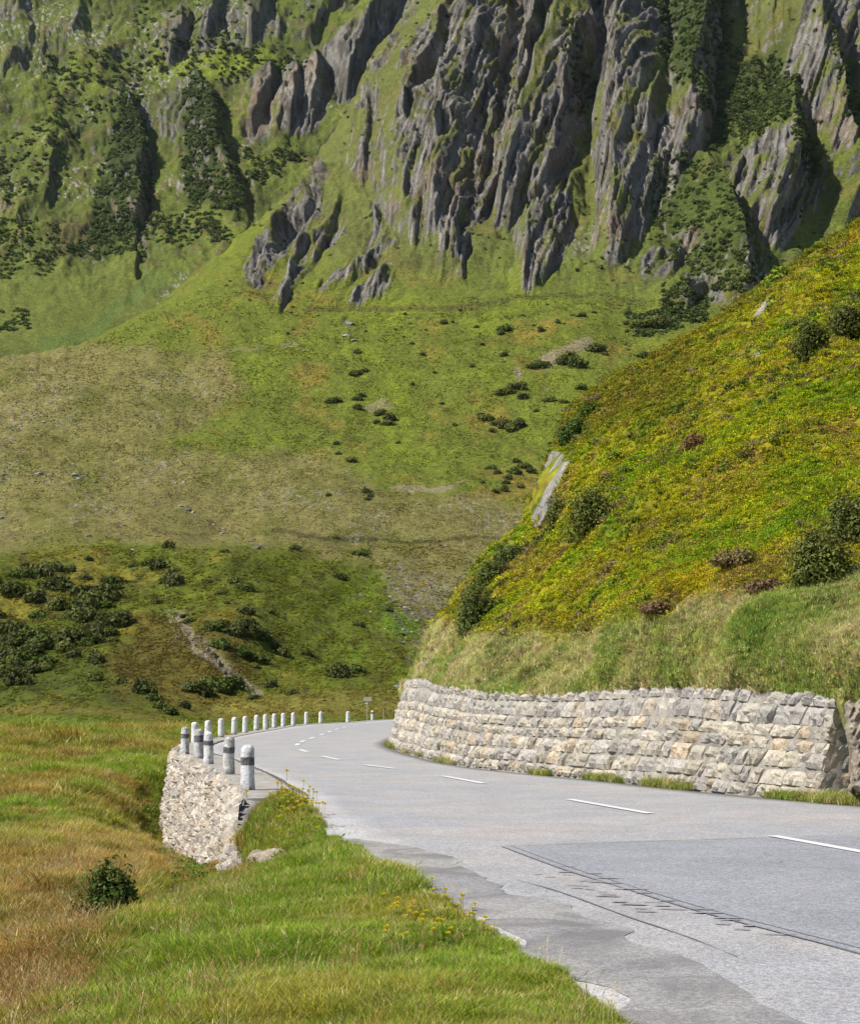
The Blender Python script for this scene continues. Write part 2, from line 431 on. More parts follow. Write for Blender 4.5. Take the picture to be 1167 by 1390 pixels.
am = sstep(-.8, .6, fbm2(U / 40, V / 60, 3, 30)); brk = fbm_an(q / 14, (wv - .5 * U) / 12, 3, 24)
def blk(cx, cy, s):
    k = np.floor(qw / cx); o = _h(k.astype(np.int64), 0 * k.astype(np.int64), 3, s) * cy
    yy = (V + o + .5 * (qw - k * cx) * _h(k.astype(np.int64), 0 * k.astype(np.int64), 5, s)) / cy
    return _h(k.astype(np.int64), np.floor(yy).astype(np.int64), 1, s) + .5 * (yy - np.floor(yy))
bl = 6.0 * blk(27, 58, 401) + 3.8 * blk(11, 24, 402) + 1.8 * blk(5.2, 11, 403)
rel2 = rock * (bl + 11 * (sa - .5) * (.15 + 1.2 * am) + 4 * (sb - .5) * (1.3 - .6 * am) + 2.2 * (sc_ - .5) + .6 * str3 + .5 * brk + 1.3 * fbm_an(q / 3.4, wv / 9, 2, 58)) + (1 - rock) * upper * (3 * (str1 - .4) + 4.5 * fbm2(U / 30, V / 36, 4, 25) + 1.1 * n3b + 1.8 * fbm2(U / 13, V / 13, 2, 38))
# slope undulation
low = 1 - upper
und = low * (9 * fbm2(U / 150, V / 70, 4, 31) + 1.6 * fbm2(U / 22, V / 12, 4, 32)) * sstep(1000, 930, V)
und *= np.where(V > 735, .8, 1)
hill = 7 * fbm2(U / 80, V / 45, 3, 33) * sstep(745, 790, V) * sstep(985, 930, V) * sstep(520, 420, U)
# erosion gully with gravel, small gully line on the fan
grav = [(232,838),(252,866),(286,888),(312,912),(345,932)]
gm = .75 * linemask(wu, wv, grav, 12) * sstep(-.25, .3, fbm2(U / 9, V / 6, 3, 77) + .3 * (V > 865))
# terraces (cattle tracks)
ter = low * .5 * np.sin(V / 5.5 + 2.5 * fbm2(U / 90, V / 30, 3, 34)) * sstep(.0, .5, fbm2(U / 120, V / 60, 2, 35) + .3)
relief = rel * 1.05 + rel2 + und + hill + ter - 5 * gm
relief -= 1.5 * linemask(wu, V + 2 * fbm2(U / 40, V * 0, 2, 36), [(420,420),(520,412),(640,414),(760,402),(870,404)], 3)
C0 = B0 + Nb * (relief * mpp)[..., None]
Nc = gridnormals(C0)

# --- colours
def pal(u, v, base, var, f1, f2, s):
    n1 = fbm2(u / f1, v / f1 * 1.8, 4, s); n2 = fbm2(u / f2, v / f2 * 1.6, 4, s + 7)
    return base
g_green = seen(96, 116, 46); g_bright = seen(112, 136, 44); g_olive = seen(124, 122, 60); g_dry = seen(146, 138, 80); g_straw = seen(160, 146, 92)
g_dark = seen(62, 80, 38); g_brown = seen(104, 90, 58); g_heath = seen(78, 78, 40); rockc = seen(152, 146, 138, .85); rockd = seen(98, 92, 84, .9); rockw = seen(184, 176, 162, .85); rocko = seen(158, 134, 106, .85)
n1 = fbm2(U / 60, V / 34, 5, 41); n2 = fbm2(U / 16, V / 9, 4, 42); n3 = fbm2(U / 5, V / 3.2, 3, 43)
col = np.broadcast_to(g_green, U.shape + (3,)).copy()
col = mix(col, g_bright, sstep(.0, .8, n1 + .3 * n2) * .6); col = mix(col, g_olive, sstep(.1, .9, -n1 + .4 * n2) * .8)
col = mix(col, g_dark, sstep(.25, .8, n2 + .5 * n3) * .45)
col = col * np.array([1.7, 1.33, 1.05])
dryp = [(-260,486),(120,468),(300,478),(335,520),(285,560),(232,602),(300,622),(380,604),(450,614),(520,662),(640,676),(760,690),(760,1000),(578,905),(566,850),(530,808),(505,765),(400,745),(200,742),(-260,742)]
dm_ = polymask(U + 14 * fbm2(U / 50, V / 25, 4, 44), V + 9 * fbm2(U / 50, V / 25, 4, 45), dryp, 12)
dcol = mix(np.broadcast_to(g_dry, U.shape + (3,)), g_olive, sstep(-.1, .7, n1 + .5 * n2)); dcol = mix(dcol, g_straw, sstep(.2, .8, n2 - .3 * n1) * .6); dcol = mix(dcol, g_brown, sstep(.35, .8, n3 + .4 * n2) * .5)
col = mix(col, dcol, dm_ * .92)
# lower hillocks
lowm = sstep(738, 748, V + 6 * fbm2(U / 40, V / 20, 3, 46)) * (1 - dm_)
lc = np.broadcast_to(seen(96, 112, 40), U.shape + (3,)).copy()
lc = mix(lc, seen(118, 120, 52), sstep(.0, .7, n1 - .3 * n2)); lc = mix(lc, seen(94, 128, 34), sstep(-.2, .5, n1 * .6) * sstep(380, 470, U)); lc = mix(lc, g_heath, sstep(.0, .5, n2 + .4 * n3) * .6)
lc = mix(lc, seen(92, 82, 46), polymask(wu, wv, [(200,845),(330,850),(345,905),(270,960),(150,965),(140,900)], 22) * .65)
lc = mix(lc, g_dark, polymask(wu, wv, [(-260,840),(30,860),(140,900),(170,960),(-260,975)], 25) * .5)
lc = mix(lc, seen(128, 126, 70), sstep(930, 950, V) * sstep(200, 300, U) * .7)
lc = mix(lc, seen(98, 122, 44), sstep(968, 982, V)); lc = mix(lc, seen(118, 112, 62), linemask(U, V, [(-200,968),(120,966),(260,985),(400,960)], 5) * .6)
lc = lc * np.array([1.6, 1.36, 1.0])
col = col * 1.1
col = mix(col, lc, lowm)
col = mix(col, seen(168, 154, 136, .85), gm * sstep(-.5, .3, n3 + .6) )
for poly, k in (([(735,505),(745,485),(762,470),(800,462),(806,468),(775,480),(752,500)], .8), ([(700,505),(712,500),(716,512),(704,516)], .8), ([(528,655),(600,652),(640,662),(540,668)], .7), ([(500,548),(520,540),(530,548),(508,556)], .6), ([(380,470),(400,468),(402,474),(382,476)], .5), ([(300,474),(360,468),(362,474),(300,480)], .35)):
    col = mix(col, seen(176, 160, 128), polymask(wu, wv, poly, 3) * k)
col = mix(col, g_brown, linemask(wu, V + 3 * fbm2(U / 30, V * 0, 3, 47), [(420,417),(520,411),(640,412),(760,400),(870,402)], 3.5) * .55)
col = mix(col, g_heath, linemask(U, V + 3 * fbm2(U / 30, V * 0, 3, 48), [(370,727),(480,736),(600,737),(720,730)], 3) * .6)
col = mix(col, seen(140, 132, 84), sstep(330, 180, V + .5 * U - 420) * upper * .35)          # drier crest of the spur
col = mix(col, g_brown, polymask(wu, wv, [(430,230),(470,240),(400,350),(370,420),(320,400),(370,300)], 14) * .4 * sstep(-.2, .4, n2))
col = mix(col, g_olive, upper * sstep(0, .6, n2) * .6)
col = mix(col, lin((100, 112, 70)) / KL, upper * .35)
dshr = polymask(wu, wv, [(905,-80),(990,-80),(985,60),(990,180),(960,215),(935,160),(900,120),(890,20)], 12)
dshr = np.maximum(dshr, polymask(wu, wv, [(880,235),(945,225),(1000,330),(1020,400),(960,390),(900,350)], 16) * .7)
dshr = np.maximum(dshr, polymask(wu, wv, [(1000,80),(1060,60),(1080,200),(1010,200),(985,120)], 14) * .75)
col = mix(col, g_dark, dshr * .8)
# rock where it is steep inside the rock areas
steep = Nc[..., 2]; gn = fbm2(q / 12, wv / 22, 4, 51)
dz = steep - Nb[..., 2]
gp_ = sstep(-.08, .3, gn + .35 * n3 + 1.1 * dz + .25 * fbm2(U / 34, V / 50, 3, 57))
rmask = sstep(.34, .56, rock + .22 * n3 + .16 * n2) * (1 - .9 * gp_)
rmask = np.maximum(rmask, upper * sstep(-.34, -.50, dz + .16 * n3 + .14 * gn) * .9)
rc = mix(np.broadcast_to(rockc, U.shape + (3,)), rockd, sstep(-.1, .6, str3 * .8 + .4 * n3)); rc = mix(rc, rockw, sstep(.2, .8, fbm_an(q / 6, wv / 50, 3, 52)) * .6); rc = mix(rc, rocko, sstep(.25, .8, n1 + .4 * gn) * .5)
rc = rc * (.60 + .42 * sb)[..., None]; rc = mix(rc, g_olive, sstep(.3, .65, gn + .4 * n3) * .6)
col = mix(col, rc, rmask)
# scree lines
col = mix(col, rockw, polymask(wu, wv, [(735,330),(800,300),(815,330),(800,352),(760,350)], 10) * sstep(.1, .4, n3) * .5)
col = mix(col, seen(175, 160, 150), polymask(wu, wv, [(1060,-40),(1100,60),(1167,190),(1180,190),(1150,80),(1100,-40)], 6) * .0)
# few bare stones on the dry meadow
n4 = fbm2(U / 2.6, V / 1.8, 2, 55); st = sstep(.62, .7, n4) * sstep(-.1, .5, fbm2(U / 70, V / 40, 3, 56)) * dm_
col = mix(col, seen(178, 172, 160), st * .8)
jumpm = polymask(wu, wv, [(520,760),(600,780),(640,860),(560,900),(545,850)], 16) * sstep(.15, .4, n3 + .3 * n2); col = mix(col, seen(160, 152, 138), jumpm * .6)

curl = []
K = 7
topP = C0[0]
for k in range(K, 0, -1):
    curl.append(topP + np.array([0, 9., -4.0 * k / 2])[None] * k + np.array([-2.5, 0, 0])[None] * k)
allP = np.concatenate([np.stack(curl), C0]); allC = np.concatenate([np.repeat(col[:1], K, 0), col])
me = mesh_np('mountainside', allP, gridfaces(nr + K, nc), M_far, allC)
me.materials.clear(); me.materials.append(M_far)
o = link('mountainside', me); tag(o, 'green alpine slope with grey rock buttresses above a dry meadow and dark hillocks', 'mountainside', None, 'structure')
# sampling grid for placing things on this surface
CV = C0
def onC(u, v):
    u = np.asarray(u, float); v = np.asarray(v, float)
    j = np.clip(np.round((u + 200) / 1600 * (nc - 1)).astype(int), 0, nc - 1)
    i = np.clip(np.round((v - top[j]) / (1012 - top[j]) * (nr - 1)).astype(int), 0, nr - 1)
    return CV[i, j], i, j

# ================================================================== BACK MOUNTAIN (upper left)
dpts = [(-200,520,740),(0,500,760),(0,400,905),(0,300,1040),(0,200,1150),(0,100,1250),(0,0,1350),(0,-160,1480),(300,480,820),(300,400,930),(300,300,1060),(300,200,1170),(300,100,1270),(300,0,1370),(300,-160,1500),
 (600,350,1040),(600,200,1200),(600,100,1300),(600,0,1390),(800,-160,1540),(800,100,1330),(800,300,1130),(-200,300,1050),(-200,0,1360),(190,350,1010),(190,200,1190)]
_fd = rbf([(a, b) for a, b, c in dpts], [math.log(c) for a, b, c in dpts], 1 / 300., 1 / 200., 1e-3)
ncd, nrd = 560, 400
ud = np.linspace(-180, 720, ncd); vd = np.linspace(-180, 530, nrd)
U2, V2 = np.meshgrid(ud, vd)
Y2 = np.exp(_fd(U2, V2)); B2 = P3(U2, V2, Y2); N2 = gridnormals(B2); mp2 = Y2 / F
wu2 = U2 + 9 * fbm2(U2 / 40, V2 / 60, 3, 61) + 3 * fbm2(U2 / 9, V2 / 14, 3, 62); wv2 = V2 + 8 * fbm2(U2 / 40, V2 / 40, 2, 63)
RIB2 = [
 [(252,5,16,30,12),(240,50,30,40,12),(228,92,12,20,8)], [(300,-30,20,30,12),(284,30,30,30,12),(270,78,12,14,8)],
 [(372,-60,26,40,16),(352,20,30,36,14),(335,60,14,16,10)],
 [(160,120,20,60,20),(186,170,38,60,14),(198,230,44,60,12),(192,285,30,40,10),(170,320,10,20,8)],
 [(262,100,26,30,16),(290,150,46,44,16),(298,200,46,46,16),(316,250,30,40,16),(330,300,8,20,10)],
 [(372,85,28,30,12),(356,130,42,30,12),(340,195,22,16,10)], [(404,80,28,22,10),(392,130,36,22,10),(378,175,18,14,8)], [(440,70,30,30,16),(422,120,42,30,16),(420,160,16,14,8)],
 [(560,-60,40,50,20),(520,10,44,44,18),(488,60,48,40,16),(462,130,28,22,14)], [(470,-80,20,40,20),(440,0,24,40,16),(410,60,20,30,14)],
 [(60,180,10,60,18),(66,240,22,50,14),(50,300,10,30,12)], [(20,-40,14,50,18),(30,30,20,40,16),(20,90,8,30,12)], [(110,-40,14,40,16),(112,30,20,40,14),(100,80,8,30,12)],
]
rel_ = np.zeros_like(U2)
for r_ in RIB2: rel_ = np.maximum(rel_, rib(wu2, wv2, r_))
RK2 = [([(228,15),(262,20),(258,70),(225,95),(215,70)], .9), ([(266,20),(300,18),(296,80),(266,84)], .9), ([(300,-20),(375,-40),(385,40),(345,70),(298,70)], .8),
 ([(335,125),(362,95),(380,120),(372,180),(340,198)], 1), ([(372,110),(410,90),(440,100),(440,160),(395,180),(375,178)], 1), ([(440,60),(500,40),(540,-20),(570,-20),(540,50),(500,110),(475,145),(440,130)], 1),
 ([(168,130),(205,120),(205,190),(180,180)], .8), ([(210,130),(255,110),(270,120),(262,160),(240,195),(215,190)], .8), ([(-60,-60),(50,-20),(60,30),(0,35),(-60,20)], .7), ([(-60,40),(80,30),(170,-20),(150,60),(60,100),(-60,120)], .5),
 ([(-30,260),(20,270),(20,300),(-30,300)], .7), ([(20,290),(50,280),(50,310),(20,312)], .6), ([(0,320),(60,322),(50,350),(0,345)], .55), ([(200,250),(216,250),(216,330),(188,330)], .5), ([(240,150),(250,150),(250,240),(232,235)], .5),
 ([(400,-60),(520,-60),(500,10),(400,30)], .45)]
rk2 = np.zeros_like(U2)
for poly, s in RK2: rk2 = np.maximum(rk2, s * (.8 if poly[0][0] > 300 else .62) * polymask(wu2, wv2, poly, 7))
q2 = wu2 + .25 * wv2
s1 = ridg(fbm_an(q2 / 26, wv2 / 90, 2, 71) * 1.5); s3 = fbm_an(q2 / 5, wv2 / 20, 3, 73)
m1 = fbm2(U2 / 60, V2 / 40, 5, 81); m2 = fbm2(U2 / 15, V2 / 10, 4, 82); m3 = fbm2(U2 / 5, V2 / 4, 3, 83)
up2 = sstep(430, 330, V2)
k2 = np.floor(q2 / 12).astype(np.int64); o2_ = _h(k2, 0 * k2, 3, 5) * 30; k3 = np.floor(q2 / 5.5).astype(np.int64)
bl2 = 4.5 * _h(k2, np.floor((V2 + o2_) / 26).astype(np.int64), 1, 7) + 2 * _h(k3, np.floor((V2 + 20 * _h(k3, 0 * k3, 3, 6)) / 11).astype(np.int64), 1, 8)
R2_ = rel_ * .82 + rk2 * (bl2 + 9 * (s1 - .5) + 7 * (saw(q2 / 13 + .6 * fbm2(U2 / 40, V2 / 60, 3, 74)) - .5) + 2.5 * s3) + (1 - rk2) * up2 * (12 * m1 + 4 * m2 + 1.2 * m3) + (1 - up2) * (3 * m1 + 1 * m2)
gul = linemask(wu2, wv2, [(206,240),(200,300),(190,330),(190,380)], 8) + linemask(wu2, wv2, [(335,250),(345,330)], 8) * .6
gul2 = linemask(wu2, wv2, [(215,385),(150,425),(130,445),(60,470)], 14)
R2_ -= 9 * gul
D0 = B2 + N2 * (R2_ * mp2)[..., None]; ND = gridnormals(D0)
c2 = np.broadcast_to(seen(96, 112, 52), U2.shape + (3,)).copy()
c2 = mix(c2, seen(112, 128, 56), sstep(0, .7, m1 + .3 * m2)); c2 = mix(c2, seen(72, 86, 44), sstep(0, .5, -m1 * .5 + m2) * .7); c2 = mix(c2, seen(120, 112, 74), sstep(.2, .8, m2 - .5 * m3) * .5)
c2 = mix(c2, seen(128, 148, 50), polymask(wu2, wv2, [(215,80),(270,68),(400,75),(420,90),(300,105),(215,102)], 8) * .75)
c2 = mix(c2, seen(112, 126, 60), polymask(wu2, wv2, [(-180,400),(150,350),(220,370),(200,430),(60,480),(-180,490)], 14) * .75)
c2 = c2 * np.array([1.35, 1.2, 1.05])
c2 = mix(c2, seen(112, 134, 66), gul2 * .6)
for pl_ in ([(155,165),(190,160),(206,230),(208,300),(170,325),(110,320),(130,260)], [(250,115),(285,120),(310,200),(330,260),(330,300),(270,290),(240,250),(255,190)]):
    c2 = mix(c2, seen(56, 70, 36), polymask(wu2, wv2, pl_, 12) * .8)
c2 = mix(c2, seen(124, 104, 76), polymask(wu2, wv2, [(60,310),(110,290),(120,330),(70,350)], 12) * .5)
dz2 = ND[..., 2] - N2[..., 2]
rm2 = sstep(.30, .56, rk2 + .2 * m3 + .12 * m2) * sstep(.20, .0, dz2 + .26 * m2 + .1 * m3)
rm2 = np.maximum(rm2, up2 * sstep(-.36, -.52, dz2 + .14 * m3) * .85)
r2 = mix(np.broadcast_to(seen(138, 134, 126, .9), U2.shape + (3,)), rockd, sstep(-.1, .5, s3)); r2 = mix(r2, rocko, sstep(.2, .7, m1) * .4)
c2 = mix(c2, r2, rm2)
c2 = mix(c2, seen(140, 124, 124), linemask(wu2, wv2, [(208,250),(204,300),(198,330)], 5) * .7)
c2 = mix(c2, seen(190, 186, 176), sstep(.62, .7, fbm2(U2 / 3.4, V2 / 2.6, 2, 84)) * sstep(0, .5, fbm2(U2 / 60, V2 / 50, 3, 85)) * .8)
o = link('back_mountain', mesh_np('back_mountain', D0, gridfaces(nrd, ncd), M_far, c2))
tag(o, 'farther mountain flank upper left with dark cliffs and shrubby gullies', 'mountainside', None, 'structure')
def onD(u, v):
    j = np.clip(np.round((u + 180) / 900 * (ncd - 1)).astype(int), 0, ncd - 1); i = np.clip(np.round((v + 180) / 710 * (nrd - 1)).astype(int), 0, nrd - 1)
    return D0[i, j], i, j

# ================================================================== WALL BASE LINE (right of the road) and near hillside
WB = np.array([(6.45,27.4),(5.98,29.1),(4.7,32.4),(3.64,35.8),(2.5,38.9),(.86,44.2),(-.42,53.0),(-1.30,62.5),(-1.42,70),(-1.0,80),(.4,92),(3,104),(7,114)])
def resample(p, n=400):
    p = np.asarray(p, float); t = np.arange(len(p)); tq = np.linspace(0, len(p) - 1, n); out = []
    for d in range(p.shape[1]):                                     # Catmull-Rom
        y = p[:, d]; m = np.gradient(y); i = np.minimum(tq.astype(int), len(p) - 2); f = tq - i
        h00 = 2*f**3-3*f**2+1; h10 = f**3-2*f**2+f; h01 = -2*f**3+3*f**2; h11 = f**3-f**2
        out.append(h00*y[i]+h10*m[i]+h01*y[i+1]+h11*m[i+1])
    return np.stack(out, 1)
def arclen(p): return np.concatenate([[0], np.cumsum(np.linalg.norm(np.diff(p, axis=0), axis=1))])
BAT = .26
wl_ = resample(WB, 800); wl_s = arclen(wl_)
tang = np.gradient(wl_, axis=0); tang /= np.linalg.norm(tang, axis=1, keepdims=True)
nin = np.stack([tang[:, 1], -tang[:, 0]], 1)           # into the hill (right of travel direction)
TU = [520, 563, 600, 660, 740, 800, 880, 950, 1020, 1090, 1167]; TV = [915, 918, 929, 937, 941, 936.5, 932, 932, 935, 941, 948]
hs = []
for k in range(len(wl_)):
    h = 1.9
    if wl_[k, 1] < 58:
        for it in range(12):
            p = np.array([*(wl_[k] + nin[k] * BAT * h), h]); u_, v_ = proj(p); h += (v_ - np.interp(u_, TU, TV)) * wl_[k, 1] / F * .9
        h = float(np.clip(h, 1.2, 3.0))
    hs.append(h)
hs = np.array(hs); i58 = np.argmax(wl_[:, 1] >= 57); hs[i58:] = np.interp(np.arange(len(hs) - i58), [0, 120, 400], [hs[i58 - 1], 2.2, 1.2])
wtop = np.concatenate([wl_ + nin * (BAT * hs)[:, None], hs[:, None]], 1)
print('wall heights', hs[::60])

SU = [540, 560, 575, 590, 605, 622, 640, 660, 690, 715, 728, 742, 760, 775, 795, 850, 900, 950, 1000, 1050, 1100, 1167, 1300, 1500]
SVv = [935, 916, 896, 862, 838, 800, 775, 755, 728, 700, 664, 626, 590, 560, 538, 504, 478, 447, 415, 378, 342, 302, 235, 160]
def plane_Y(u, v):
    x = (u - CX) / F; e = (950 - v) / F
    return 10.06 / np.maximum(.75 * (.95 * x + .3) - e, 1e-3)
ep = []
for k in range(0, len(wtop), 14):
    u_, v_ = proj(wtop[k])
    if wtop[k, 1] < 58 and u_ < 1120: ep.append((u_, v_, wtop[k, 1]))
for u_, v_, y_ in [(700,850,49),(700,800,54),(640,860,54),(610,870,58),(590,890,60),(575,905,60),(560,925,60),(640,800,62),(650,775,66),(690,745,69),(720,700,72),(735,650,74),(760,600,77),(790,550,82),(850,510,86),(900,485,87),(1000,420,87),(1100,345,86),(1167,300,85),
   (830,850,38.5),(830,750,46),(830,650,56),(830,580,66),(950,850,33.5),(950,700,42),(950,600,50),(950,500,66),(1100,850,29.5),(1100,700,36),(1100,600,42),(1100,500,51),(1100,420,64),(760,780,52),(760,700,61),(1167,900,27.6),(1167,800,30.5),(1167,400,66),(1300,900,24),(1300,600,38),(1300,300,62),(1500,900,19),(1500,500,36),(1500,200,62),
   (1150,960,28.3),(1167,1000,27.9),(1167,1080,27.6),(1150,1080,28.3),(1120,1085,28.6),(1300,1000,21.5),(1300,1120,20.8),(1500,1020,15.5),(1500,1200,15)]:
    ep.append((u_, v_, y_))
_fe = rbf([(a, b) for a, b, c in ep], [math.log(c) for a, b, c in ep], 1 / 250., 1 / 250., 2e-3)
nce, nre = 900, 420
ue = np.linspace(540, 1500, nce)
te = np.interp(ue, SU, SVv) + 5 * fbm2(ue / 30, ue * 0, 4, 91)
WTu, WTv = proj(wtop[:i58 + 1]); o_ = np.argsort(WTu)
be = np.interp(ue, WTu[o_], WTv[o_])
be = np.where(ue > 1143, np.interp(ue, [1143, 1152, 1160, 1167, 1300, 1500], [951, 1030, 1090, 1097, 1135, 1235]), be) + 2.5
be = np.maximum(be, te + 2)
tr = np.linspace(0, 1, nre)[:, None] ** 1.0
UE = np.broadcast_to(ue[None], (nre, nce)).copy(); VE = te[None] + (be - te)[None] * tr
YE = np.exp(_fe(UE, VE)); ed = VE - te[None]
YE = YE * (1 + .05 * np.exp(-ed / 14.))
E0 = P3(UE, VE, YE); NE = gridnormals(E0)
tp = np.minimum(1, (be[None] - VE) / 14.) * np.minimum(1, ed / 10 + .3)
bumpE = .42 * fbm3(E0, .3, 4, 95) + .2 * fbm3(E0, 1.2, 3, 96)
E1 = E0 + NE * (bumpE * tp)[..., None]
rockr = sstep(1144, 1152, UE) * sstep(945, 965, VE)
E1 += NE * (rockr * .22 * fbm3(E0 * [2, 2, .7], 1.1, 4, 97))[..., None]

def ecol(P, u, v, bev, s=0):
    """cover colour of the near hillside"""
    a = fbm3(P, .16, 4, 101); b = fbm3(P, .7, 3, 102); c = fbm3(P, 2.6, 3, 103); k = fbm3(P, .35, 3, 104)
    yg = seen(152, 156, 26); gr = seen(104, 132, 32); ol = seen(116, 110, 44); og = seen(178, 144, 40); mv = seen(124, 110, 84); dk = seen(66, 80, 34); st = seen(182, 166, 122); br = seen(128, 100, 70)
    r = np.broadcast_to(yg, a.shape + (3,)).copy()
    r = mix(r, gr, sstep(-.1, .6, a * .6 + b)); r = mix(r, ol, sstep(.1, .8, -a + .5 * c) * .6); r = mix(r, og, sstep(.45, .9, k + .5 * c) * .5); r = mix(r, mv, sstep(.22, .6, -b + .6 * c) * .8); r = mix(r, dk, sstep(.25, .7, fbm3(P, 1.3, 3, 105) + .4 * c) * .75); r = mix(r, seen(150, 128, 96), sstep(.4, .7, fbm3(P, 1.1, 3, 106)) * .6)
    sh = np.maximum(sstep(640, 560, v + .25 * (u - 800)) * sstep(1010, 900, u), .8 * sstep(26, 6, v - np.interp(u, SU, SVv)) * (u > 780))  # upper left shade painted into the colour as darker olive brown; skyline rim darkened too
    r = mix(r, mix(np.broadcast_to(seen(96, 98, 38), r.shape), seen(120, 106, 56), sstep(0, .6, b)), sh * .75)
    # grassy strip above the wall
    hgt = bev - v; g = sstep(1, 0, (hgt + 22 * a + 10 * b - np.interp(u, [560, 640, 760, 900, 1000, 1167, 1500], [54, 52, 58, 72, 100, 170, 240])) / 26.)
    gs = mix(np.broadcast_to(seen(186, 180, 104), r.shape), seen(136, 156, 66), sstep(-.1, .6, b + .3 * c)); gs = mix(gs, seen(218, 200, 158), sstep(-.4, .4, -b + .3 * k + .7 * c) * .6); gs = mix(gs, br, sstep(.3, .7, c + .4 * k) * .6); gs = gs * np.array([1.35, 1.42, 1.3])
    r = r * np.array([1.84, 1.70, .8])
    r = mix(r, gs, g)
    r = mix(r, br, sstep(.35, 0, np.abs((hgt - np.interp(u, [560, 900, 1167], [70, 100, 220])) / 40. + .4 * a)) * sstep(0, .4, b + .3) * .5 * (u > 640))
    return r, g
be2 = np.where(ue > 1100, np.interp(ue, [1100, 1167, 1500], [945, 958, 1040]), be)
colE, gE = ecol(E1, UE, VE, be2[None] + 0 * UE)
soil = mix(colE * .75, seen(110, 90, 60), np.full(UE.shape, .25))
rkE = mix(np.broadcast_to(seen(168, 150, 128), UE.shape + (3,)), seen(120, 104, 88), sstep(-.2, .5, fbm3(E1 * [1, 1, .5], 2.5, 3, 99)))
soil = mix(soil, rkE, rockr)
curl = [E1[0] + np.array([.05, 1.4, -.35 * k])[None] * k for k in range(8, 0, -1)]
# a strip at the foot that tucks in behind the wall
foot = [E1[-1] + np.array([.06, .12, -.25])[None] * k for k in (1, 2)]
AE = np.concatenate([np.stack(curl), E1, np.stack(foot)]); CE = np.concatenate([np.repeat(soil[:1], 8, 0), soil, np.repeat(soil[-1:], 2, 0)])
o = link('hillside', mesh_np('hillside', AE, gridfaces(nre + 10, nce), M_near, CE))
tag(o, 'steep near hillside covered in yellow green heath above the stone wall', 'hillside', None, 'structure')
def onE(u, v):
    u = np.asarray(u, float); v = np.asarray(v, float)
    j = np.clip(np.round((u - 540) / 960 * (nce - 1)).astype(int), 0, nce - 1)
    i = np.clip(np.round((v - te[j]) / (be[j] - te[j]) * (nre - 1)).astype(int), 0, nre - 1)
    return E1[i, j], i, j
# ================================================================== ROAD LINES
POST = [(335.7,1074.4),(310.1,1052.8),(283,1038.6),(269.7,1030.9),(250.9,1025),(264.5,1012.0),(282,1007.2),(300,1001.6),(317.5,997.9),(332.3,995.4),(347.7,992.3),(360.4,991),(372,988.6),(384.5,986.8),(398,985.8),(415.6,983.7),(435,982.4),(472,980.9),(505.4,977.8),(538,976.2)]
def ground(u, v, z=0.0):
    r = P3(u, v, 1.0) - [0, 0, CAMZ]; k = (z - CAMZ) / r[..., 2]; return np.array([0, 0, CAMZ]) + r * k[..., None]
PW = ground(np.array([p[0] for p in POST]), np.array([p[1] for p in POST]))
PL = np.array([[-2.75, 29.3]] + [list(p[:2]) for p in PW[:5]] + [[-7.85, 58.5]] + [list(PW[5][:2])] + [list(PW[k][:2]) for k in (7, 9, 11, 13, 15, 17)] + [[-4.0, 142], [-1.0, 152], [4, 163], [12, 175]])
pl = resample(PL, 900); pt = np.gradient(pl, axis=0); pt /= np.linalg.norm(pt, axis=1, keepdims=True); pn = np.stack([pt[:, 1], -pt[:, 0]], 1)   # towards the road
plS = arclen(pl)
ledge = pl + pn * np.interp(np.arange(900), [0, 250, 350, 900], [.80, .85, .5, .45])[:, None]
LE = np.array([(2.6, 1.0), (1.75, 4.5), (1.02, 8.8), (.67, 11.1), (.31, 13.4), (-.3, 16.5), (-1.0, 20.5), (-1.6, 25.0), (-2.02, 28.4)])
le_near = resample(LE, 160)
ledge_all = np.concatenate([le_near, ledge[ledge[:, 1] > 29.2]])
RE = np.concatenate([resample(np.array([(17., 2.), (13.2, 12.), (9.8, 20.), (7.3, 26.2), (6.3, 28.3)]), 60), (wl_ - nin * .22)[wl_[:, 1] > 29.0], ])
RE = np.concatenate([RE, resample(np.array([RE[-1], (12, 124), (19, 136)]), 30)])
def at_param(p, n):
    s = arclen(p); q = np.linspace(0, s[-1], n); return np.stack([np.interp(q, s, p[:, k]) for k in range(2)], 1)
# road sheet: cross sections matched by arc length fraction
NS = 420; Lq = at_param(ledge_all, NS)
# match right edge by nearest section across: use monotone pairing on y then arc
def pair(L, R):
    sR = arclen(R); out = []; j = 0
    for i in range(len(L)):
        t = L[min(i + 1, len(L) - 1)] - L[max(i - 1, 0)]; t = t / np.linalg.norm(t)
        d = (R - L[i]) @ t; c = np.where((np.abs(d[j:]) < 1.5))[0]
        if len(c):
            k = j + c[np.argmin(np.abs(d[j:][c]))]; j = max(j, k)
        out.append(R[j])
    return np.array(out)
Rq = pair(Lq, RE)
fi = np.linspace(0, 1, NS)
for it in range(8): Rq[1:-1] = (Rq[:-2] + Rq[1:-1] * 2 + Rq[2:]) / 4
M = 14; w = np.linspace(0, 1, M)[None, :, None]
RP = Lq[:, None] * (1 - w) + Rq[:, None] * w
RZ = np.zeros(RP.shape[:2] + (1,)); RPz = np.concatenate([RP, RZ], -1)
skL = np.concatenate([Lq, np.full((NS, 1), -1.3)], 1)[:, None] + [-.0, 0, 0]; skR = np.concatenate([Rq, np.full((NS, 1), -1.3)], 1)[:, None]
RPz = np.concatenate([skL, RPz, skR], 1)

